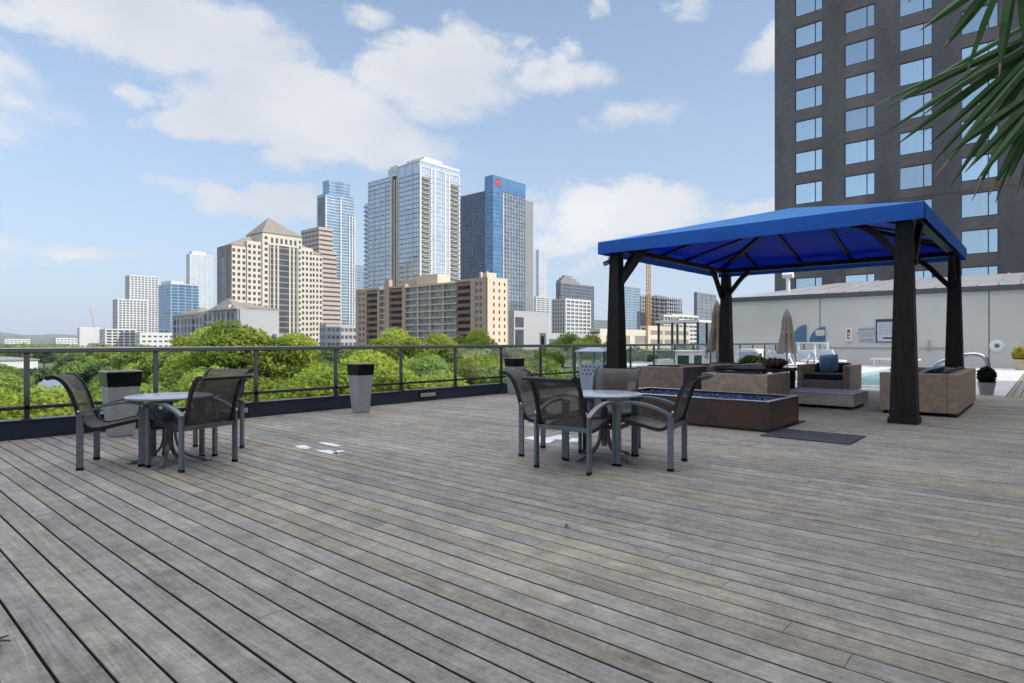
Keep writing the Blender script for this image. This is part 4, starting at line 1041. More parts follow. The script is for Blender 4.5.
# -- cream stepped office tower with hip roofs
d=380; r,a,w=site(217,233,324.5,d,'cream stepped office tower with brown hip roofs and small square windows')
k=w/(324.5-233)
def ux(px): return extR(233,px,d)
wb=MB(); segs=[(233,248,243.8,3),(248,262.5,240.5,3),(262.5,302,234.8,0),(302,313.7,246.5,3),(313.7,324.5,253,3)]
for i,(p0,p1,yt,nu) in enumerate(segs):
    u0,u1=ux(p0),ux(p1); H=HT(yt,d+.751*(u0 if i<2 else (u0+u1)/2)); 
    if i in (0,4): H=HT(243.8,d)
    if i in (1,3): H=HT(240.2,d+.751*ux(248))
    base={0:2.4,1:1.2,2:0,3:1.2,4:2.4}[i]
    wb.box(u0+.001,base+.5,0,u1-.001,a,H-.3,0 if i else 1)
    if nu:
        nz=int((H-6)/3.75); punched(r,wb,'R',u0,u1,H-3.75*nz-1.5,H-1.5,nu,nz,.56,.56,base); wb.box(u0,base,H-1.5,u1,base+.5,H); wb.box(u0,base,0,u1,base+.5,H-3.75*nz-1.5)
    else:
        side=(u1-u0)*.13; n=int((H-6)/3.75); z0=H-3.75*n-1.5
        punched(r,wb,'R',u0,u0+side*1.35,z0,H-1.5,1,n,.42,.52,base); punched(r,wb,'R',u1-side*.9,u1,z0,H-1.5,1,n,.42,.52,base)
        punched(r,wb,'R',u0+side*1.35,u1-side*.9,H-7.5,H-1.5,6,1,.5,.55,base)
        wb.box(u0,base,H-1.5,u1,base+.5,H); wb.box(u0,base,0,u1,base+.5,z0)
        for q in (.0,.16,.30,.72,.86,1.0):
            uu=u0+side*1.35+(u1-u0-side*2.25)*q; wb.box(uu-.55,base,z0,uu+.55,base+.45,H-7.5)
        gb=MB(); gb.box(u0+side*1.35,base+.36,z0,u1-side*.9,base+.48,H-7.5); gb.build('glass_bay',MC['win'],r)
        gb=MB(); 
        for z in [z0+3.75*j for j in range(n-1)]: gb.box(u0+side*1.35,base+.2,z-.4,u1-side*.9,base+.35,z+.4)
        gb.build('spandrel_band',MC['beige_dk'],r); hc=(u0,u1,H)
H0=HT(243.8,d)
wb.box(-.01,2.4,0,.3,a,H0-.31,1); wb.box(-.5,a*.30,0,-.02,a*.42,H0-2,1); wb.box(-.5,a*.62,0,-.02,a*.72,H0-2,1)  # shade of the left face put into the darker precast colour
wb.build('wall',[MC['beige'],MC['beige_dk']],r)
b=MB(); hip(b,hc[0]-.6,-.6,hc[1]+.6,a,hc[2]-.001,((hc[0]+hc[1])/2-4,a*.5),12.2); hip(b,-.4,2,ux(262),a,H0-.2,(ux(262)-3,a*.5),8.2); hip(b,ux(302),2,w+.4,a,H0-.2,(ux(302)+3,a*.5),8.2); b.build('roof',MC['roof'],r)
gb=MB(); gb.box(-.53,a*.42,3,-.02,a*.62,H0-7); gb.build('glass_bay',MC['winl'],r)

# -- low grey building with hip roofs in front of it
d=300; r,a,w=site(173,240,279,d,'low pale grey civic building with brown hip roofs below the cream tower','civic_building')
H=HT(309,d); wb=MB(); wb.box(.5,0,0,w,a,H); n=11
punched(r,wb,'L',0,a*.5,2,H-1,8,6,.6,.74,0,.5); punched(r,wb,'L',a*.5,a,2,H-2.8,8,6,.62,.74,0,.5)
for q in (.02,.16,.34,.5,.68,.84,.98): wb.box(-.7,a*q-.7,0,-.01,a*q+.7,H+(.4 if q<.6 else -2))
wb.box(-.02,-.12,H-.1,w+.3,-.001,H+.6); wb.box(-.1,0,H-1.0,.49,a*.5,H+.2); wb.box(-.1,a*.5,H-2.8,.49,a,H-1.2)
wb.build('wall',MC['grey'],r)
b=MB(); hip(b,-1.2,a*.02,w*.6,a*.42,H+.1,(w*.2,a*.26),6.5); hip(b,w*.15,-.4,w+.6,a*.5,H+.62,(w*.55,a*.25),4.0); hip(b,-.6,a*.6,w,a*1.0,H-1.1,(w*.3,a*.72),4.5); b.build('roof',MC['roof'],r)
wb=MB(); wb.box(-.9,a*.12,H-.2,.45,a*.28,H+2.6); wb.build('gable',MC['white'],r)

# -- pinkish striped tower
d=600; r,a,w=site(301,319,341,d,'pinkish striped office tower stepping down on its right side')
H=HT(226.5,d); wb=MB(); gl=MB()
gl.box(.3,.3,0,w*.62,a-.3,H-2); gl.box(w*.62,.3,0,w-.3,a-.3,H*.62)
gl.box(w*.62,.3,H*.62,w*.8,a-.3,H*.82)
fl=4.6; z=H-1.3
while z>2:
    x1=w*.62 if z>H*.82 else (w*.8 if z>H*.62 else w)
    wb.box(0,0,z-1.5,x1,a,z+1.4 if z<H-2 else z+1.3); z-=fl
for q in lin(0.4,a-.4,6): wb.box(.05,q-.3,0,.4,q+.3,H-.4)
wb.build('wall',MC['pink'],r); gl.build('window_band',MC['win'],r)

# -- tall blue-white rounded tower
d=700; r,a,w=site(317,326,356,d,'tallest slim blue glass tower with a rounded crown behind the cream tower')
H=HT(193,d); Hc=HT(178.5,d)
def rpoly(s,x0=0,y0=0,W=w,A=a):
    pts=[(x0-s,y0+A+s),(x0-s,y0-s)]
    for i in range(9):
        t=i/8; pts.append((x0+W*.30+(W*.70+s)*math.sin(t*PI/2), y0-s-6*math.sin(PI*min(1,t*1.15))*.8+ (A*.25)*(1-math.cos(t*PI/2))))
    pts.append((x0+W+s,y0+A+s)); return pts
b=MB(); b.prism(rpoly(0),'z',0,H); b.prism(rpoly(0,w*.13,a*.1,w*.72,a*.7),'z',H,Hc); b.build('glass_wall',MC['g_teal'],r)
b=MB(); z=3.3
while z<H: b.prism(rpoly(.35),'z',z-.45,z+.45); z+=3.45
z=H+1
while z<Hc+.5: b.prism(rpoly(.25,w*.13,a*.1,w*.72,a*.7),'z',z-.25,z+.25); z+=3.6
b.build('floor_band',MC['mull'],r)
b=MB()
for i,p in enumerate(rpoly(.5)[1:-1]): 
    if i in (0,2,4,5,7): b.box(p[0]-.8,p[1]-.6,0,p[0]+.8,p[1]+.6,H-(4 if i<3 else 22))
b.build('fin',MC['mull'],r)
b=MB(); b.box(-.4,a*.15,3,-.36,a*.85,H-4); b.build('dark_glass_sheet',MC['g_dark'],r)  # left face's shade put into a sheet of darker glass

# -- white and glass residential tower (twin facade with balconies)
d=420; r,a,w=site(364.5,420,459.5,d,'tall white-framed glass residential tower with stacked balconies on its right face','residential_tower')
H=HT(160,d); Hs=HT(173,d)
b=MB(); b.box(0,0,0,w,a*.55,H); b.box(0,a*.55,0,w,a*.93,H-5.5); b.box(.5,a*.93,0,w,a,H-20); b.build('glass_wall',MC['g_sky'],r)
nf=int(H/3.35); zs=[H-9-3.35*i for i in range(nf-2)]
ys=lin(.3,a*.36,4)+lin(a*.50,a*.92,5)
b=MB(); grid(b,'L',0,a*.38,0,H-9,ys[:4],[],.85,.42,.3); grid(b,'L',a*.48,a*.93,0,H-11,ys[4:],[],.85,.42,.3)
for q in lin(a*.02,a*.36,9)+lin(a*.5,a*.92,11): b.box(-.14,q-.09,0,-.001,q+.09,H-9)
grid(b,'L',0,a*.38,H-9,H,lin(.3,a*.38,4),[H-.4],.8,.8,.35); grid(b,'L',a*.5,a*.93,H-9,H-5.5,lin(a*.5,a*.9,4),[H-5.8],.8,.8,.35)
xs_=[.4,w*.27,w*.36,w*.62,w*.72,w-.4]
grid(b,'R',0,w,0,H-4,xs_,zs,1.3,.42,.35); grid(b,'R',0,w,H-9,H,[],[H-.4,H-4],.8,.7,.4)
for q in lin(w*.36,w*.62,5): b.box(q-.09,-.14,0,q+.09,-.001,H-5)
b.build('frame',MC['white'],r)
b=MB(); grid(b,'L',0,a*.38,0,H-9,[],zs,.8,.55,.2); grid(b,'L',a*.48,a*.93,0,H-11,[],zs,.8,.55,.2); b.build('floor_band',MC['g_navy'],r)
b=MB(); b.box(-.06,a*.385,0,-.002,a*.475,H-6); b.build('dark_slot',MC['darkin'],r)
b=MB()
for q in (.385,.43,.475): b.box(-.8,a*q-.45,0,-.061,a*q+.45,H-9)
b.build('slot_rib',MC['beige'],r)
b=MB(); b.box(-.3,a*.36,H-3.5,3,a*.5,H+1.0); b.box(w*.1,0.01,H,w*.55,a*.3,H+3.2); b.box(.8,-.3,H+.02,w,a*.2,H+1.2); b.build('roof_crown',MC['white'],r)
bb=MB(); L_=w*.19; bb.box(0,-1.9,0,L_,-.36,.3); bb.box(0,-1.9,.3,L_,-1.84,1.25,1); bb.box(0,-1.84,.3,.07,-.36,1.25,1); bb.box(L_-.07,-1.84,.3,L_,-.36,1.25,1)
b0=None
GLR=MC['beige']
for col,(q,n) in enumerate(((.04,33),(.77,36))):
    for i in range(n):
        if b0 is None: b0=bb.build('balcony',[MC['white'],MC['g_grey']],r); o=b0
        else: o=b0.copy(); COL.objects.link(o); o.parent=r
        o.location=(w*q,0,H-12.5-3.35*i)
b2=MB(); b2.box(-1.5,0,0,-.01,a*.055,.3); b2.box(-1.5,0,.3,-1.44,a*.055,1.3,1); q0=None
for i in range(30):
    if q0 is None: q0=b2.build('balcony',[MC['white'],MC['g_grey']],r); o=q0
    else: o=q0.copy(); COL.objects.link(o); o.parent=r
    o.location=(.5,a*.94,H-24-3.35*i)
b=MB(); b.box(w*.04,-.1,0,w*.23,-.002,H-10); b.box(w*.77,-.1,0,w*.96,-.002,H-10); b.build('balcony_recess',MC['beige'],r)

# -- dark blue glass hotel tower with red emblem
d=500; r,a,w=site(459.8,493,534.5,d,'dark blue glass tower with bright blue corner and a red emblem on top')
H=HT(187,d); HT2=HT(174.6,d)
def uy(px): return extL(493,px,d)
def ux2(px): return extR(493,px,d)
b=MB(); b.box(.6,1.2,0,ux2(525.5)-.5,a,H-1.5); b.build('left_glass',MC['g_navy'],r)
b=MB(); b.box(.6,.6,0,ux2(525.5),1.19,H-1.5); b.build('right_glass',MC['g_silver'],r)  # brighter reflection on this side put into paler glass
y1=uy(484.6); x1=ux2(502.6)
b=MB(); b.box(0,0,0,x1,y1,HT2); b.box(x1,.2,H-1.49,ux2(525.7),y1*.9,HT2-.02); b.build('corner_glass',MC['g_blue'],r)
b=MB(); b.box(ux2(525.5)+.01,1.5,0,w,a*.8,H-3); b.box(x1+.02,y1*.9+.02,H-1.4,x1+6,a*.5,H+3); b.build('brown_flank',MC['greyd'],r)
zs=[H-4-3.4*i for i in range(int(H/3.4)-1)]
b=MB(); grid(b,'L',y1,a,0,H-1.5,lin(y1+2.5,a-.3,9),zs,.28,.5,.2,0,.6); grid(b,'R',x1+.2,ux2(525.5),0,H-1.5,lin(x1+.5,ux2(525.3),9),zs,.45,.4,.25,0,.6); b.build('mullion_grid',MC['mulld'],r)
b=MB(); grid(b,'L',0,y1,0,H,[0.1,y1-.2],zs,.3,.3,.15); grid(b,'R',0,x1,0,H,[x1-.3],zs,.3,.3,.15); b.build('corner_band',MC['mulld'],r)
b=MB(); b.box(x1+.6,.36,0,ux2(525.2),.46,3); grid(b,'R',x1+.4,ux2(525.3),3,H-3,[x1+1.2],[],1.0,.5,.12,0,.36); b.build('vertical_strip',MC['mull'],r)
# emblem: red M with wedge strokes
e=ux2(494.6); e1=ux2(500.6); zt,zb=HT(178.3,d+2),HT(185.6,d+2); ww_=e1-e; hh=zt-zb
def stroke(b,p,q,t):
    (x0,z0),(x1_,z1_)=p,q; b.prism([(e+ww_*x0-t/2,zb+hh*z0),(e+ww_*x0+t/2,zb+hh*z0),(e+ww_*x1_+t/2,zb+hh*z1_),(e+ww_*x1_-t/2,zb+hh*z1_)],'y',-.5,-.17)
b=MB(); stroke(b,(.08,0),(.30,1),1.1); stroke(b,(.38,.05),(.30,1),.9); stroke(b,(.46,.05),(.70,1),1.1); stroke(b,(.92,0),(.70,1),1.2); stroke(b,(.55,.5),(.30,1.0),.8)
b.build('emblem',MC['logo'],r)

# -- tan brick apartment block
d=255; r,a,w=site(355.8,487.5,507.8,d,'wide tan brick apartment block with brown balconies in the middle of the skyline','apartment_block')
H=HT(276.8,d); 
def vy(px): return extL(487.5,px,d)
fl=3.0
wb=MB(); wb.box(2.2,2.2,0,w-.3,a,H-.4)
def pier(p0,p1,hh=0,x=0.0): 
    u0,u1=sorted((vy(p0),vy(p1))); wb.box(x,u0,0,2.19,u1,H+hh)
pier(487.5,482.2); pier(474.5,470.5); pier(405.0,403.0,.4); pier(389.0,384.6,3.2); pier(402.9,402.0); pier(379.0,377.2); pier(366.2,365); pier(358,355.8)
def winbay(p0,p1,n):
    u0,u1=sorted((vy(p0),vy(p1))); nz=int((H-3)/fl); punched(r,wb,'L',u0,u1,H-1-fl*nz,H-1,n,nz,.62,.55,.25,.5,0,MC['winl']); wb.box(.25,u0,H-1,.75,u1,H); wb.box(.25,u0,0,.75,u1,H-1-fl*nz)
winbay(482.2,474.5,2); winbay(365,358,2)
nz=int((H-3)/fl)
punched(r,wb,'R',2.2,w-.31,H-1-fl*nz,H-1,3,nz,.28,.5,.0,.5,1); wb.box(0,-.001,0,2.19,.5,H-.001,1); wb.box(2.2,0,H-1,w-.31,.5,H,1); wb.box(2.2,0,0,w-.31,.5,H-1-fl*nz,1); wb.box(w-.3,-.2,0,w,.5,H+.7,1)
for q in (vy(486),vy(480)): wb.box(.6,q,H,1.6,q+.8,H+2.4,1)
wb.box(w*.2,2,H-.39,w*.6,7,H+2.2,1)
u0,u1=vy(431),vy(410); wb.box(4,u0,H-.39,11,u1,H+4.2,1); wb.box(4.5,vy(410),H-.39,9,vy(396),H+2.6)
wb.build('wall',[MC['brick'],MC['brickp']],r)
for p0,p1 in ((470.5,455.6),(402,389),(377.2,366.2)):
    u1,u0=vy(p1),vy(p0); L_=u1-u0
    bb=MB(); bb.box(.1,.05,0,2.18,L_-.05,.3); bb.box(.1,.05,.3,.3,L_-.05,1.45); o0=None
    bk=MB(); bk.box(2.0,u0,0,2.18,u1,H-1.2); bk.build('balcony_recess',MC['darkin'],r)
    for k in range(nz):
        if o0 is None: o0=bb.build('balcony',MC['brickr'],r); o=o0
        else: o=o0.copy(); COL.objects.link(o); o.parent=r
        o.location=(0,u0,H-fl*(k+1))
    bt=MB(); bt.box(.12,u0+.05,H-1.15,2.17,u1-.05,H-.1); bt.build('balcony_roof',MC['brick'],r)
for p0,p1,n in ((455.5,405.0,4),(384.6,379.0,1)):
    u0,u1=vy(p0),vy(p1); g_=MB(); g_.box(1.3,u0,0,1.4,u1,H-1.2); g_.build('window_wall',MC['g_patch'],r)
    g_=MB(); grid(g_,'L',u0,u1,0,H-1.2,lin(u0,u1,n+1)[1:-1],[H-1.2-fl*k for k in range(nz+1)],.45,.5,1.0,0,1.29); g_.build('slab_edge',MC['beige'],r)

# -- plain grey block beside it
d=330; r,a,w=site(506,514,549,d,'plain grey windowless block with one dark vertical window strip','office_block')
H=HT(310.5,d); b=MB(); b.box(0,0,0,w,a+6,H); b.build('wall',MC['grey'],r)
for k,(z0,z1) in enumerate(((H-9,H-3.5),(H-20,H-10.2))):
    b=MB(); b.box(1.0,-.12,z0,w*.26,-.002,z1); b.build('window',MC['win'],r)

def simple(pl,pc,pr,yt,d,label,wall,glass,nx,ny,fl=3.5,tu=.5,tz=1.0,pr_=.3,name='office_tower',crown=None):
    r,a,w=site(pl,pc,pr,d,label,name); H=HT(yt,d)
    b=MB(); b.box(0,0,0,w,a,H); b.build('glass_wall',glass,r)
    zs=[H-fl*i for i in range(int(H/fl))]
    b=MB(); grid(b,'L',0,a,0,H,lin(tu/2,a-tu/2,ny),zs,tu,tz,pr_); grid(b,'R',-pr_,w,0,H,lin(tu/2,w-tu/2,nx),zs,tu,tz,pr_); b.box(-.1,-.1,H+.001,w+.1,a+.1,H+1.0); b.build('facade_grid',wall,r)
    if crown:
        b=MB()
        for (q0,q1,p0,p1,h) in crown: b.box(w*q0,a*p0,H+1.001,w*q1,a*p1,H+1+h)
        b.build('roof_structure',wall,r)
    return r,a,w,H
simple(113,118,147.5,299.5,900,'lower front one of the white ribbed twin towers at the far left',MC['white'],MC['g_grey'],9,5,3.6,1.3,1.2,.6,'residential_tower')
simple(125.5,130,158.5,275.5,940,'taller rear one of the white ribbed twin towers at the far left',MC['white'],MC['g_grey'],9,4,3.6,1.3,1.2,.6,'residential_tower')
simple(78,80,101,328,870,'low white block with vertical fins left of the twin towers',MC['white'],MC['winl'],9,3,6,3.0,1.0,.8,'office_block')
simple(100,105.5,136,329.5,850,'low grey slab with a white frame at the foot of the twin towers',MC['white'],MC['win'],6,2,4,1.5,1.4,.6,'office_block')
simple(158.5,171,199,284,800,'mid-height blue glass office block left of the civic building',MC['mull'],MC['g_blue'],5,4,4,.4,.4,.2,'office_block',[(.05,.5,.1,.9,4)])
simple(186.5,190,212.5,254,1400,'slim pale hazy glass tower behind the blue office block',MC['white'],MC['g_sky'],5,4,4,1.5,1.0,.6,'glass_tower',[(.1,.7,.1,.9,7)])
simple(536,539,546.5,250,1300,'thin pale hazy tower just right of the dark blue glass tower',MC['white'],MC['g_sky'],4,2,4,1.2,1.2,.5,'glass_tower')
simple(534,536,549.5,297,1000,'small white block low beside the dark blue tower',MC['white'],MC['winl'],4,3,3.6,1.2,1.5,.4,'office_block')
simple(556,561,594,283,720,'dark grey flat tower with a stepped brown top behind the tan grid block',MC['greyd'],MC['g_dark'],8,4,4,.4,.6,.2,'office_tower',[(.0,.55,.05,.9,3),(.05,.45,.1,.8,6),(.12,.35,.2,.7,9)])
simple(552,565.5,590.5,299.5,520,'tan and white grid apartment tower in front of the dark grey tower',MC['white'],MC['g_grey'],7,6,3.3,1.1,1.0,.5,'apartment_tower')
simple(320,326,357,326,330,'low grey office block partly hidden between the cream tower and brick block',MC['grey'],MC['winl'],8,4,4,.7,2.0,.3,'office_block')
simple(353.5,356,366,265,760,'slim blue-grey tower peeking between the rounded tower and the white framed tower',MC['grey'],MC['g_teal'],3,3,3.6,.8,.8,.3,'glass_tower')
simple(618,622,640,286,800,'blue-grey glass tower seen just right of the left pergola post',MC['grey'],MC['g_teal'],5,3,3.6,.6,.6,.3,'glass_tower')
simple(637,640,655,312,640,'blue-grey mid-rise at the foot of the yellow crane',MC['grey'],MC['g_blue'],5,3,3.6,.8,.6,.3,'office_block')
simple(694,697,716,293,620,'grey-blue flat tower just left of the rear pergola post',MC['greyd'],MC['g_grey'],5,3,3.6,.6,.6,.3,'glass_tower')
simple(661,664,679,316,420,'small cream building with a lattice of windows below the building site',MC['beige'],MC['winl'],6,2,3.0,.5,.7,.3,'office_block')
simple(590,600,660,332,360,'long low cream building seen past the left pergola post',MC['beige'],MC['beige_dk'],3,3,9,6,4,.2,'low_building')
simple(640,648,690,328,400,'low tan building under the yellow crane',MC['brickp'],MC['greyd'],4,3,6,3,3,.2,'low_building')
simple(586,589,612,320,900,'distant grey skyline block beside the tan grid apartment tower',MC['greyd'],MC['g_grey'],5,3,4,1,1,.3,'office_block')
simple(668,672,698,315,560,'low pale block with dark roof openings right of the building site',MC['white'],MC['win'],6,3,4,1.2,2.0,.3,'office_block')
for (pl,pc,pr,yt,d,l) in ((540,546,600,336,300,'low pale roofed building beyond the trees left of the pergola post'),(-10,5,30,339.5,1500,'distant pale flat building at the left edge of the skyline'),
        (50,56,78,338.6,1300,'distant flat white roofed hall left of the finned white block'),(136,140,175,334,620,'low white building in front of the blue glass office block'),(273,277,300,337,310,'small grey building at the foot of the cream tower')):
    simple(pl,pc,pr,yt,d,l,MC['white'] if d>500 else MC['grey'],MC['winl'],7,3,5,2,3,.3,'low_building')

# -- concrete frame under construction and its tower crane
d=600; r,a,w=site(640,650,682,d,'concrete building frame under construction with open floors','construction_frame')
H=HT(297,d)
for k in range(11):
    z=H-4*k; e=2.0 if k in (3,4) else 0
    b=MB(); b.box(0,0,z-.45,w+e*2,a,z); b.build('floor_slab',MC['greyd'],r)
b=MB()
for x in lin(.6,w-.6,8):
    for y in lin(.6,a-.6,5): b.box(x-.45,y-.45,0,x+.45,y+.45,H+2)
b.build('column',MC['greyd'],r) if False else b.build('column_rows',MC['greyd'],r)
b=MB(); b.box(w*.3,a*.3,0,w*.6,a*.7,H+3); b.build('core',MC['greyd'],r)
def lattice(b,p,q,s,n,rr):
    p,q=Vector(p),Vector(q); t=(q-p).normalized(); S=t.cross(Vector((.3,.9,.2))).normalized(); U=t.cross(S)
    cs=[S*s+U*s,S*s-U*s,-S*s-U*s,-S*s+U*s]
    for c in cs: b.bar([p+c,q+c],rr,rr)
    for i in range(n):
        A,B=p.lerp(q,i/n),p.lerp(q,(i+1)/n)
        for k in range(4): b.bar([A+cs[k],B+cs[(k+1)%4]],rr*.7,rr*.7)
x,y=at(648.5,560); r=empty('tower_crane',(x,y,GROUND),0,'yellow tower crane rising behind the building site, under the canopy','crane')
hz_=zat(246,560)-GROUND
b=MB(); lattice(b,(0,0,0),(0,0,hz_),1.3,34,.5); b.build('mast',MC['crane'],r)
b=MB(); b.box(-1.5,-1.5,hz_,1.5,1.5,hz_+2.6); b.build('cab',MC['crane'],r)
b=MB(); lattice(b,(-12,-9,hz_+3),(36,26,hz_+3),.9,22,.35); b.build('jib',MC['crane'],r)
x,y=at(97,900); r=empty('crawler_crane',(x,y,GROUND),0,'thin red leaning crane boom far left of the twin towers','crane')
z0=zat(327,900)-GROUND; p1=at(90,905); b=MB(); lattice(b,(0,0,z0-24),(p1[0]-x,p1[1]-y,zat(306,905)-GROUND),.7,18,.35); b.build('boom',MC['crane_r'],r)
b=MB(); b.box(-3,-4,0,3,4,z0-24); b.build('base',MC['crane_r'],r)

# shed roofs among the trees
d=80; r,a,w=site(44,56,72,d,'pale blue-white shed roof showing among the trees through the second railing bay','shed')
H=HT(384.5,d); b=MB(); b.box(0,0,0,w,a+3,H-1); b.build('wall',MC['grey'],r)
b=MB(); b.prism([(-.4,H-1),(w/2,H+.5),(w+.4,H-1)],'y',-.4,a+3.4); b.build('roof',mat('pale_metal_roof',(.30,.36,.43),.4),r)
d=240; r,a,w=site(-30,-5,38,d,'long low white building among the trees at the far left, seen through the railing','low_building')
H=HT(361,d); b=MB(); b.box(0,0,0,w,a,H); b.build('wall',MC['white'],r); b=MB(); b.box(-.5,-.5,H+.002,w+.5,a+.5,H+.5); b.build('roof',MC['greyd'],r)

# ================================================================== TREES
def make_crown(seed,n,size,rx=4.4,rz=4.0,zc=8.2,nl=52,mt=None,name='crown'):
    g=random.Random(seed); lobes=[]
    for k in range(nl):
        a=g.uniform(0,2*PI); v=g.uniform(-.75,1); q=math.sqrt(max(0,1-v*v))*g.uniform(.5,1.12)
        s=g.uniform(.6,1.35); lobes.append(((rx*q*math.cos(a)*.82,rx*q*math.sin(a)*.82,zc+rz*v*.82*g.uniform(.75,1.0)),(s*1.15,s*1.15,s*.8),s*s))
    lobes.append(((0,0,zc),(rx*.6,rx*.6,rz*.6),3.0))
    return leaf_cloud(name,n,None,None,size,mt,None,.45,lobes,(.1,.9),seed,.55)
BARK=mat('tree_bark',(.075,.06,.05),.95,scale=5,var=.3)
def make_trunk(seed):
    g=random.Random(seed); b=MB()
    b.tube(curve([(0,0,-.3),(.1,.05,2.5),(-.08,.1,5),(0,0,8)],4),.26,9,0,[1.35-.075*i for i in range(13)])
    for k in range(6):
        a=k*1.05+g.uniform(-.3,.3); z=g.uniform(3.2,6); l=g.uniform(2.2,3.6)
        b.tube([(0,0,z),(math.cos(a)*l*.5,math.sin(a)*l*.5,z+l*.45),(math.cos(a)*l,math.sin(a)*l,z+l*.75)],.11,6,0,[1.1,.7,.25])
    return b.build('trunk',BARK,None,smooth=True)
LK=dict(
 lime=m_leaf('lime_leaf',(.13,.20,.02),(.40,.49,.075),.55),
 mid=m_leaf('mid_green_leaf',(.11,.185,.035),(.30,.42,.09),.53),
 dark=m_leaf('dark_green_leaf',(.03,.07,.025),(.11,.18,.06),.4))
NEAR={k:[make_crown(10+i*3+j,46000 if k!='dark' else 38000,.138,mt=LK[k]) for i in range(2)] for j,k in enumerate(LK)}
FAR={k:[make_crown(50+i*3+j,9000,.30,mt=LK[k]) for i in range(2)] for j,k in enumerate(LK)}
TRK=[make_trunk(i) for i in range(3)]
protos=[o for d_ in (NEAR,FAR) for l in d_.values() for o in l]+TRK
used=set()
def inst(o,parent):
    if o.name in used: o=o.copy(); COL.objects.link(o)
    else: used.add(o.name)
    o.parent=parent; return o
BAY=['first','second','third','fourth','fifth','sixth','seventh','eighth','ninth','tenth']
POSTPX=[28,155,255,334,401,457,503,541,573]
def bay(px):
    i=sum(px>p for p in POSTPX); return BAY[i]
WORD=dict(lime='bright yellow-green',mid='fresh mid-green',dark='dark green')
def tree(px,d,ytop,kind,label=None,wide=1.0):
    x,y=at(px,d); h=zat(ytop,d)-GROUND; near=d<85
    dist='close below the deck' if d<44 else ('amid the park' if d<85 else ('farther off in the park' if d<150 else 'at the far park edge'))
    lab=label or '%s tree %s, seen through the %s railing bay'%(WORD[kind],dist,bay(px))
    r=empty('leafy_tree',(x,y,GROUND),RT.uniform(0,6.28),lab,'tree','trees of the park below the deck')
    s=h/11.5; r.scale=(s*wide,s*wide,s)
    c=inst(RT.choice((NEAR if near else FAR)[kind]),r); t=inst(RT.choice(TRK),r)
    return r
RT=random.Random(21)
for px,d,yt,k,l,wd in ((248,47,329,'lime','tallest yellow-green tree rising above the railing in front of the grey civic building',.95),(203,53,337,'lime','yellow-green tree just above the railing left of the tallest one',.9),
   (292,52,343,'mid','mid-green tree level with the railing right of the tallest tree',.85),(398,62,337,'lime','yellow-green tree above the railing below the brick balconies, behind the lone planter',.9),(432,66,338.5,'lime','yellow-green tree above the railing before the middle of the brick block',.85),
   (474,70,336,'lime','yellow-green tree above the railing before the right end of the brick block',.75),(562,84,340,'mid','mid-green tree above the railing below the tan grid tower',.8),(592,82,338,'lime','bright tree above the railing left of the pergola post',.75)):
    tree(px,d,yt,k,l,wd)
def lim(px,d,yt):
    if px<46 and d<240: yt=max(yt,368.5)
    if 15<px<100 and d<82: yt=max(yt,400)
    return yt
plan=[]
for px in range(-60,480,42): plan.append((px+RT.uniform(-12,12),RT.uniform(28,37),RT.uniform(392,404) if px<165 else RT.uniform(366,392),RT.choice(['lime','lime','mid'])))
for px in range(-40,640,36): plan.append((px+RT.uniform(-12,12),RT.uniform(44,58),RT.uniform(377,394) if px<150 else RT.uniform(351,370),RT.choice(['lime','mid','mid','lime'])))
for px in range(-30,690,29): plan.append((px+RT.uniform(-10,10),RT.uniform(66,84),RT.uniform(366,382) if px<140 else RT.uniform(348,359),RT.choice(['mid','dark','mid','lime'])))
for px in range(-30,700,24): plan.append((px+RT.uniform(-9,9),RT.uniform(95,135),RT.uniform(357,370) if px<200 else RT.uniform(347,354),RT.choice(['dark','dark','mid'])))
for px in range(-20,520,20): plan.append((px+RT.uniform(-8,8),RT.uniform(150,215),RT.uniform(351,361) if px<200 else RT.uniform(346.5,350),RT.choice(['dark','mid','mid','lime'])))
for px in range(-10,215,14): plan.append((px+RT.uniform(-6,6),RT.uniform(255,290 if px>130 else 380),RT.uniform(347.5,353),RT.choice(['dark','mid','mid'])))
for px,d,yt,k in plan:
    x,y=at(px,d)
    if y<15 or (x>30 and y<25): continue
    tree(px,d,lim(px,d,yt),k,None,RT.uniform(.85,1.12))
for o in protos:
    if o.name not in used: bpy.data.objects.remove(o)
# unbroken far woodland towards the hills
g=random.Random(5); lobes=[]
for k in range(420):
    px=g.uniform(-60,330); d=g.uniform(420,2400)
    x,y=at(px,d); s=g.uniform(5,9); lobes.append(((x,y,GROUND+g.uniform(2,7)),(s*1.5,s*1.5,s*.75),1))
o=leaf_cloud('far_woodland',26000,None,None,3.2,LK['mid'],None,.5,lobes,(.1,.7),9,.6); tag(o,kind='stuff')

# ================================================================== GROUND, HILLS
def m_ground():
    m,nt,b,out=newmat('park_ground'); tc=N(nt,'ShaderNodeTexCoord')
    n=N(nt,'ShaderNodeTexNoise'); n.inputs['Scale'].default_value=.02; n.inputs['Detail'].default_value=9; nt.links.new(tc.outputs['Object'],n.inputs['Vector'])
    rp=N(nt,'ShaderNodeValToRGB'); rp.color_ramp.elements[0].position=.35; rp.color_ramp.elements[0].color=(.05,.075,.025,1); rp.color_ramp.elements[1].position=.68; rp.color_ramp.elements[1].color=(.16,.17,.10,1)
    nt.links.new(n.outputs['Fac'],rp.inputs['Fac']); nt.links.new(rp.outputs['Color'],b.inputs['Base Color']); b.inputs['Roughness'].default_value=.95; return m
b=MB(); S_=8500
b.add([(-1900,-260,GROUND),(S_,-260,GROUND),(S_,S_,GROUND),(-1900,S_,GROUND)],[(0,1,2,3)])
tag(b.build('ground',m_ground()),kind='structure')
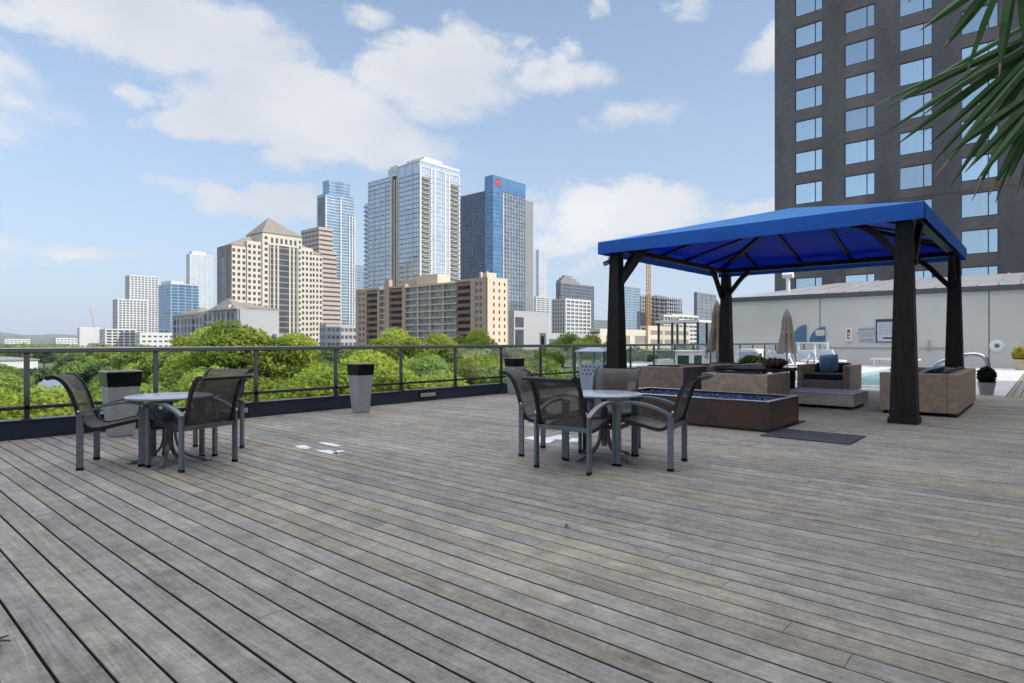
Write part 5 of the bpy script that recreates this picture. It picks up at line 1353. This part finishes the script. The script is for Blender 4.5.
def ridge(name,px0,px1,d,hs,seed,deep=900):
    R=random.Random(seed); n=90; vs=[]; fs=[]; m=7
    ph=[R.uniform(0,6) for _ in range(6)]
    for i in range(n+1):
        px=px0+(px1-px0)*i/n; q=sum(math.sin(px*f+p)*w for f,p,w in zip((.016,.037,.08,.17,.33,.6),ph,(1,.55,.3,.16,.1,.06)))
        h=max(2,hs(px)*(1+.22*q))
        for j in range(m):
            t=j/(m-1); x,y=at(px,d+deep*(t-.5)*2); z=GROUND-1+(h-GROUND)*math.sin(PI*t)**1.2*(1+.08*math.sin(i*.7+j*2)); vs.append((x,y,z))
    fs=[(i*m+j,(i+1)*m+j,(i+1)*m+j+1,i*m+j+1) for i in range(n) for j in range(m-1)]
    b=MB(); b.add(vs,fs); return tag(b.build(name,mat('wooded_hill',(.045,.065,.03),.95,scale=.02,var=.5),smooth=True),kind='structure')
ridge('hills',-160,330,5200,lambda p: 62-.10*max(0,p),3)
ridge('hills',-160,900,4300,lambda p: 30-.01*max(0,p),8,600)

# ================================================================== AIR, SKY, SUN, CAMERA
def haze(dens):
    m=bpy.data.materials.new('haze_air'); m.use_nodes=True; nt=m.node_tree; nt.nodes.clear()
    out=nt.nodes.new('ShaderNodeOutputMaterial'); v=nt.nodes.new('ShaderNodeVolumePrincipled')
    v.inputs['Density'].default_value=dens; v.inputs['Color'].default_value=(.86,.92,1,1); v.inputs['Anisotropy'].default_value=.2
    for nm in ('Density Attribute','Color Attribute','Temperature Attribute'):
        try: v.inputs[nm].default_value=''
        except Exception: pass
    nt.links.new(v.outputs[0],out.inputs['Volume'])
    b=MB(); b.box(-2000,-300,GROUND-1,S_+100,S_+100,235); o=b.build('haze',m); tag(o,kind='stuff'); return o
haze(HAZE)

sun_d=Vector((.28*math.cos(rad(SUN_EL)),-.96*math.cos(rad(SUN_EL)),math.sin(rad(SUN_EL)))).normalized()
w=bpy.data.worlds.new('World'); SC.world=w; w.use_nodes=True; nt=w.node_tree; nt.nodes.clear()
out=nt.nodes.new('ShaderNodeOutputWorld'); bg=nt.nodes.new('ShaderNodeBackground')
sky=nt.nodes.new('ShaderNodeTexSky'); sky.sky_type='NISHITA'; sky.sun_disc=False
sky.sun_elevation=math.asin(sun_d.z); sky.sun_rotation=math.atan2(sun_d.x,sun_d.y)%(2*PI)
sky.altitude=100; sky.air_density=1.0; sky.dust_density=SKY_DUST; sky.ozone_density=1.2
tc=nt.nodes.new('ShaderNodeTexCoord')
def L(a,c): nt.links.new(a,c)
def math_(op,a,c=None,cl=False):
    n=nt.nodes.new('ShaderNodeMath'); n.operation=op; n.use_clamp=cl
    for i,q in enumerate((a,c)):
        if q is None: continue
        if isinstance(q,(int,float)): n.inputs[i].default_value=q
        else: L(q,n.inputs[i])
    return n.outputs[0]
# cloud layer: ragged patches in fixed directions of the sky
dirn=tc.outputs['Generated']
mp=nt.nodes.new('ShaderNodeMapping'); mp.inputs['Scale'].default_value=(1,1,1.9); L(dirn,mp.inputs[0])
def noise(sc,det,rough,off=0.0,dist=0.0):
    n=nt.nodes.new('ShaderNodeTexNoise'); n.inputs['Scale'].default_value=sc; n.inputs['Detail'].default_value=det; n.inputs['Roughness'].default_value=rough; n.inputs['Distortion'].default_value=dist
    a=nt.nodes.new('ShaderNodeVectorMath'); a.operation='ADD'; a.inputs[1].default_value=(off,off*.7,off*1.3); L(mp.outputs[0],a.inputs[0]); L(a.outputs[0],n.inputs['Vector']); return n
n1=noise(6.5,12,.60,3.1,.25); n2=noise(3.2,5,.5,9.4); n3=noise(17,9,.62,5.5,.5)
wv=nt.nodes.new('ShaderNodeVectorMath'); wv.operation='MULTIPLY_ADD'; L(n1.outputs['Color'],wv.inputs[0]); wv.inputs[1].default_value=(.15,.15,.09); 
sb=nt.nodes.new('ShaderNodeVectorMath'); sb.operation='ADD'; L(dirn,sb.inputs[0]); sb.inputs[1].default_value=(-.075,-.075,-.045); L(sb.outputs[0],wv.inputs[2])
wd=wv.outputs[0]
blobs=[(150,22,150,36,1),(40,12,50,22,.7),(245,22,55,20,.7),(300,102,95,36,1.1),(235,125,60,17,.95),(435,80,72,34,1.1),(550,68,62,20,.9),(365,142,105,26,.9),(262,204,62,16,1.0),(176,190,32,9,.6),
 (135,90,20,13,.75),(170,95,16,9,.6),(136,117,18,8,.55),(78,245,85,9,.6),(60,262,60,5,.35),(615,212,80,20,1.1),(560,238,52,15,.9),(640,120,46,17,.55),(597,14,12,12,.55),(692,10,30,13,.7),(765,42,26,18,.9),(360,12,32,14,.8),(752,212,34,9,.8),(515,115,40,8,.35),(110,272,60,5,.35),(620,262,90,14,.5),
 (900,120,90,50,.9),(1150,60,220,60,1),(-200,60,240,60,1),(-150,230,160,25,.8),(500,-140,330,60,.9),(120,-180,240,50,.9)]
tot=None
for (px,py,rx,ry,st) in blobs:
    c=Vector((*at(px,1.0),(HOR-py)/F_PX)).normalized(); e1=Vector((-c.y,c.x,0)).normalized(); e2=c.cross(e1)
    k=c.dot(Vector((CT,ST,0))) if True else 1
    sx=rx/F_PX*max(.35,k)**1.5*1.15; sz=ry/F_PX*max(.35,k)*1.15
    d1=nt.nodes.new('ShaderNodeVectorMath'); d1.operation='DOT_PRODUCT'; L(wd,d1.inputs[0]); d1.inputs[1].default_value=e1/sx
    d2=nt.nodes.new('ShaderNodeVectorMath'); d2.operation='DOT_PRODUCT'; L(wd,d2.inputs[0]); d2.inputs[1].default_value=e2/sz
    q=math_('ADD',math_('MULTIPLY',d1.outputs['Value'],d1.outputs['Value']),math_('MULTIPLY',d2.outputs['Value'],d2.outputs['Value']))
    v=math_('MULTIPLY',math_('SUBTRACT',1.0,math_('MULTIPLY',q,.5),True),st)
    tot=v if tot is None else math_('MAXIMUM',tot,v)
dens=math_('ADD',tot,math_('ADD',math_('MULTIPLY',n1.outputs['Fac'],1.7),math_('MULTIPLY',n3.outputs['Fac'],.55)))
mr=nt.nodes.new('ShaderNodeMapRange'); mr.interpolation_type='SMOOTHSTEP'; mr.inputs['From Min'].default_value=1.38; mr.inputs['From Max'].default_value=1.92; L(dens,mr.inputs['Value'])
sp=nt.nodes.new('ShaderNodeSeparateXYZ'); L(dirn,sp.inputs[0])
hi=nt.nodes.new('ShaderNodeMapRange'); hi.interpolation_type='SMOOTHSTEP'; hi.inputs['From Min'].default_value=.52; hi.inputs['From Max'].default_value=.80; L(sp.outputs['Z'],hi.inputs['Value'])  # added overhead cloud, out of view, brightened to fill the shaded deck
cov=math_('MULTIPLY',math_('MAXIMUM',mr.outputs[0],math_('MULTIPLY',hi.outputs[0],math_('ADD',.62,math_('MULTIPLY',n1.outputs['Fac'],.5)))),.86,True)
shade=nt.nodes.new('ShaderNodeMapRange'); shade.inputs['From Min'].default_value=.33; shade.inputs['From Max'].default_value=.66; L(n2.outputs['Fac'],shade.inputs['Value'])
cc=nt.nodes.new('ShaderNodeMix'); cc.data_type='RGBA'; L(shade.outputs[0],cc.inputs['Factor']); cc.inputs['A'].default_value=(*[CLOUD*c for c in (.74,.77,.84)],1); cc.inputs['B'].default_value=(*[CLOUD*c for c in (1.0,.99,.985)],1)
gain=math_('ADD',1.0,math_('MULTIPLY',hi.outputs[0],ZEN_FILL))
cg=nt.nodes.new('ShaderNodeVectorMath'); cg.operation='SCALE'; L(cc.outputs['Result'],cg.inputs[0]); L(gain,cg.inputs['Scale'])
# thin veil of humid air that whitens the sky toward the horizon
vz=nt.nodes.new('ShaderNodeMapRange'); vz.inputs['From Min'].default_value=0.0; vz.inputs['From Max'].default_value=.55; vz.inputs['To Min'].default_value=VEIL0; vz.inputs['To Max'].default_value=VEIL1; L(sp.outputs['Z'],vz.inputs['Value'])
vm=nt.nodes.new('ShaderNodeMix'); vm.data_type='RGBA'; L(vz.outputs[0],vm.inputs['Factor']); L(sky.outputs[0],vm.inputs['A']); vm.inputs['B'].default_value=(*[CLOUD*c for c in (.53,.67,.89)],1)
fm=nt.nodes.new('ShaderNodeMix'); fm.data_type='RGBA'; L(cov,fm.inputs['Factor']); L(vm.outputs['Result'],fm.inputs['A']); L(cg.outputs[0],fm.inputs['B'])
L(fm.outputs['Result'],bg.inputs['Color']); bg.inputs['Strength'].default_value=SKY_STR; L(bg.outputs[0],out.inputs['Surface'])

sl=bpy.data.lights.new('sun','SUN'); sl.energy=SUN_STR; sl.angle=rad(.53); sl.color=(1,.95,.87)
so=bpy.data.objects.new('sun',sl); COL.objects.link(so); so.rotation_euler=(-sun_d).to_track_quat('-Z','Y').to_euler(); so.location=sun_d*60

cam=bpy.data.cameras.new('camera'); cam.sensor_width=36; cam.lens=F_PX/1024*36; cam.clip_start=.05; cam.clip_end=20000
co=bpy.data.objects.new('camera',cam); COL.objects.link(co); co.location=(0,0,EYE); co.rotation_euler=(PI/2,0,TH-PI/2); SC.camera=co
vs_=SC.view_settings; vs_.view_transform='Standard'; vs_.look='None'; vs_.exposure=EXPO; vs_.gamma=1; vs_.use_curve_mapping=False
SC.render.engine='CYCLES'; cy=SC.cycles
cy.max_bounces=6; cy.diffuse_bounces=3; cy.glossy_bounces=3; cy.transmission_bounces=3; cy.transparent_max_bounces=14; cy.volume_bounces=0
cy.caustics_reflective=False; cy.caustics_refractive=False; cy.sample_clamp_indirect=6
try: cy.use_denoising=True; cy.denoiser='OPENIMAGEDENOISE'
except Exception: pass
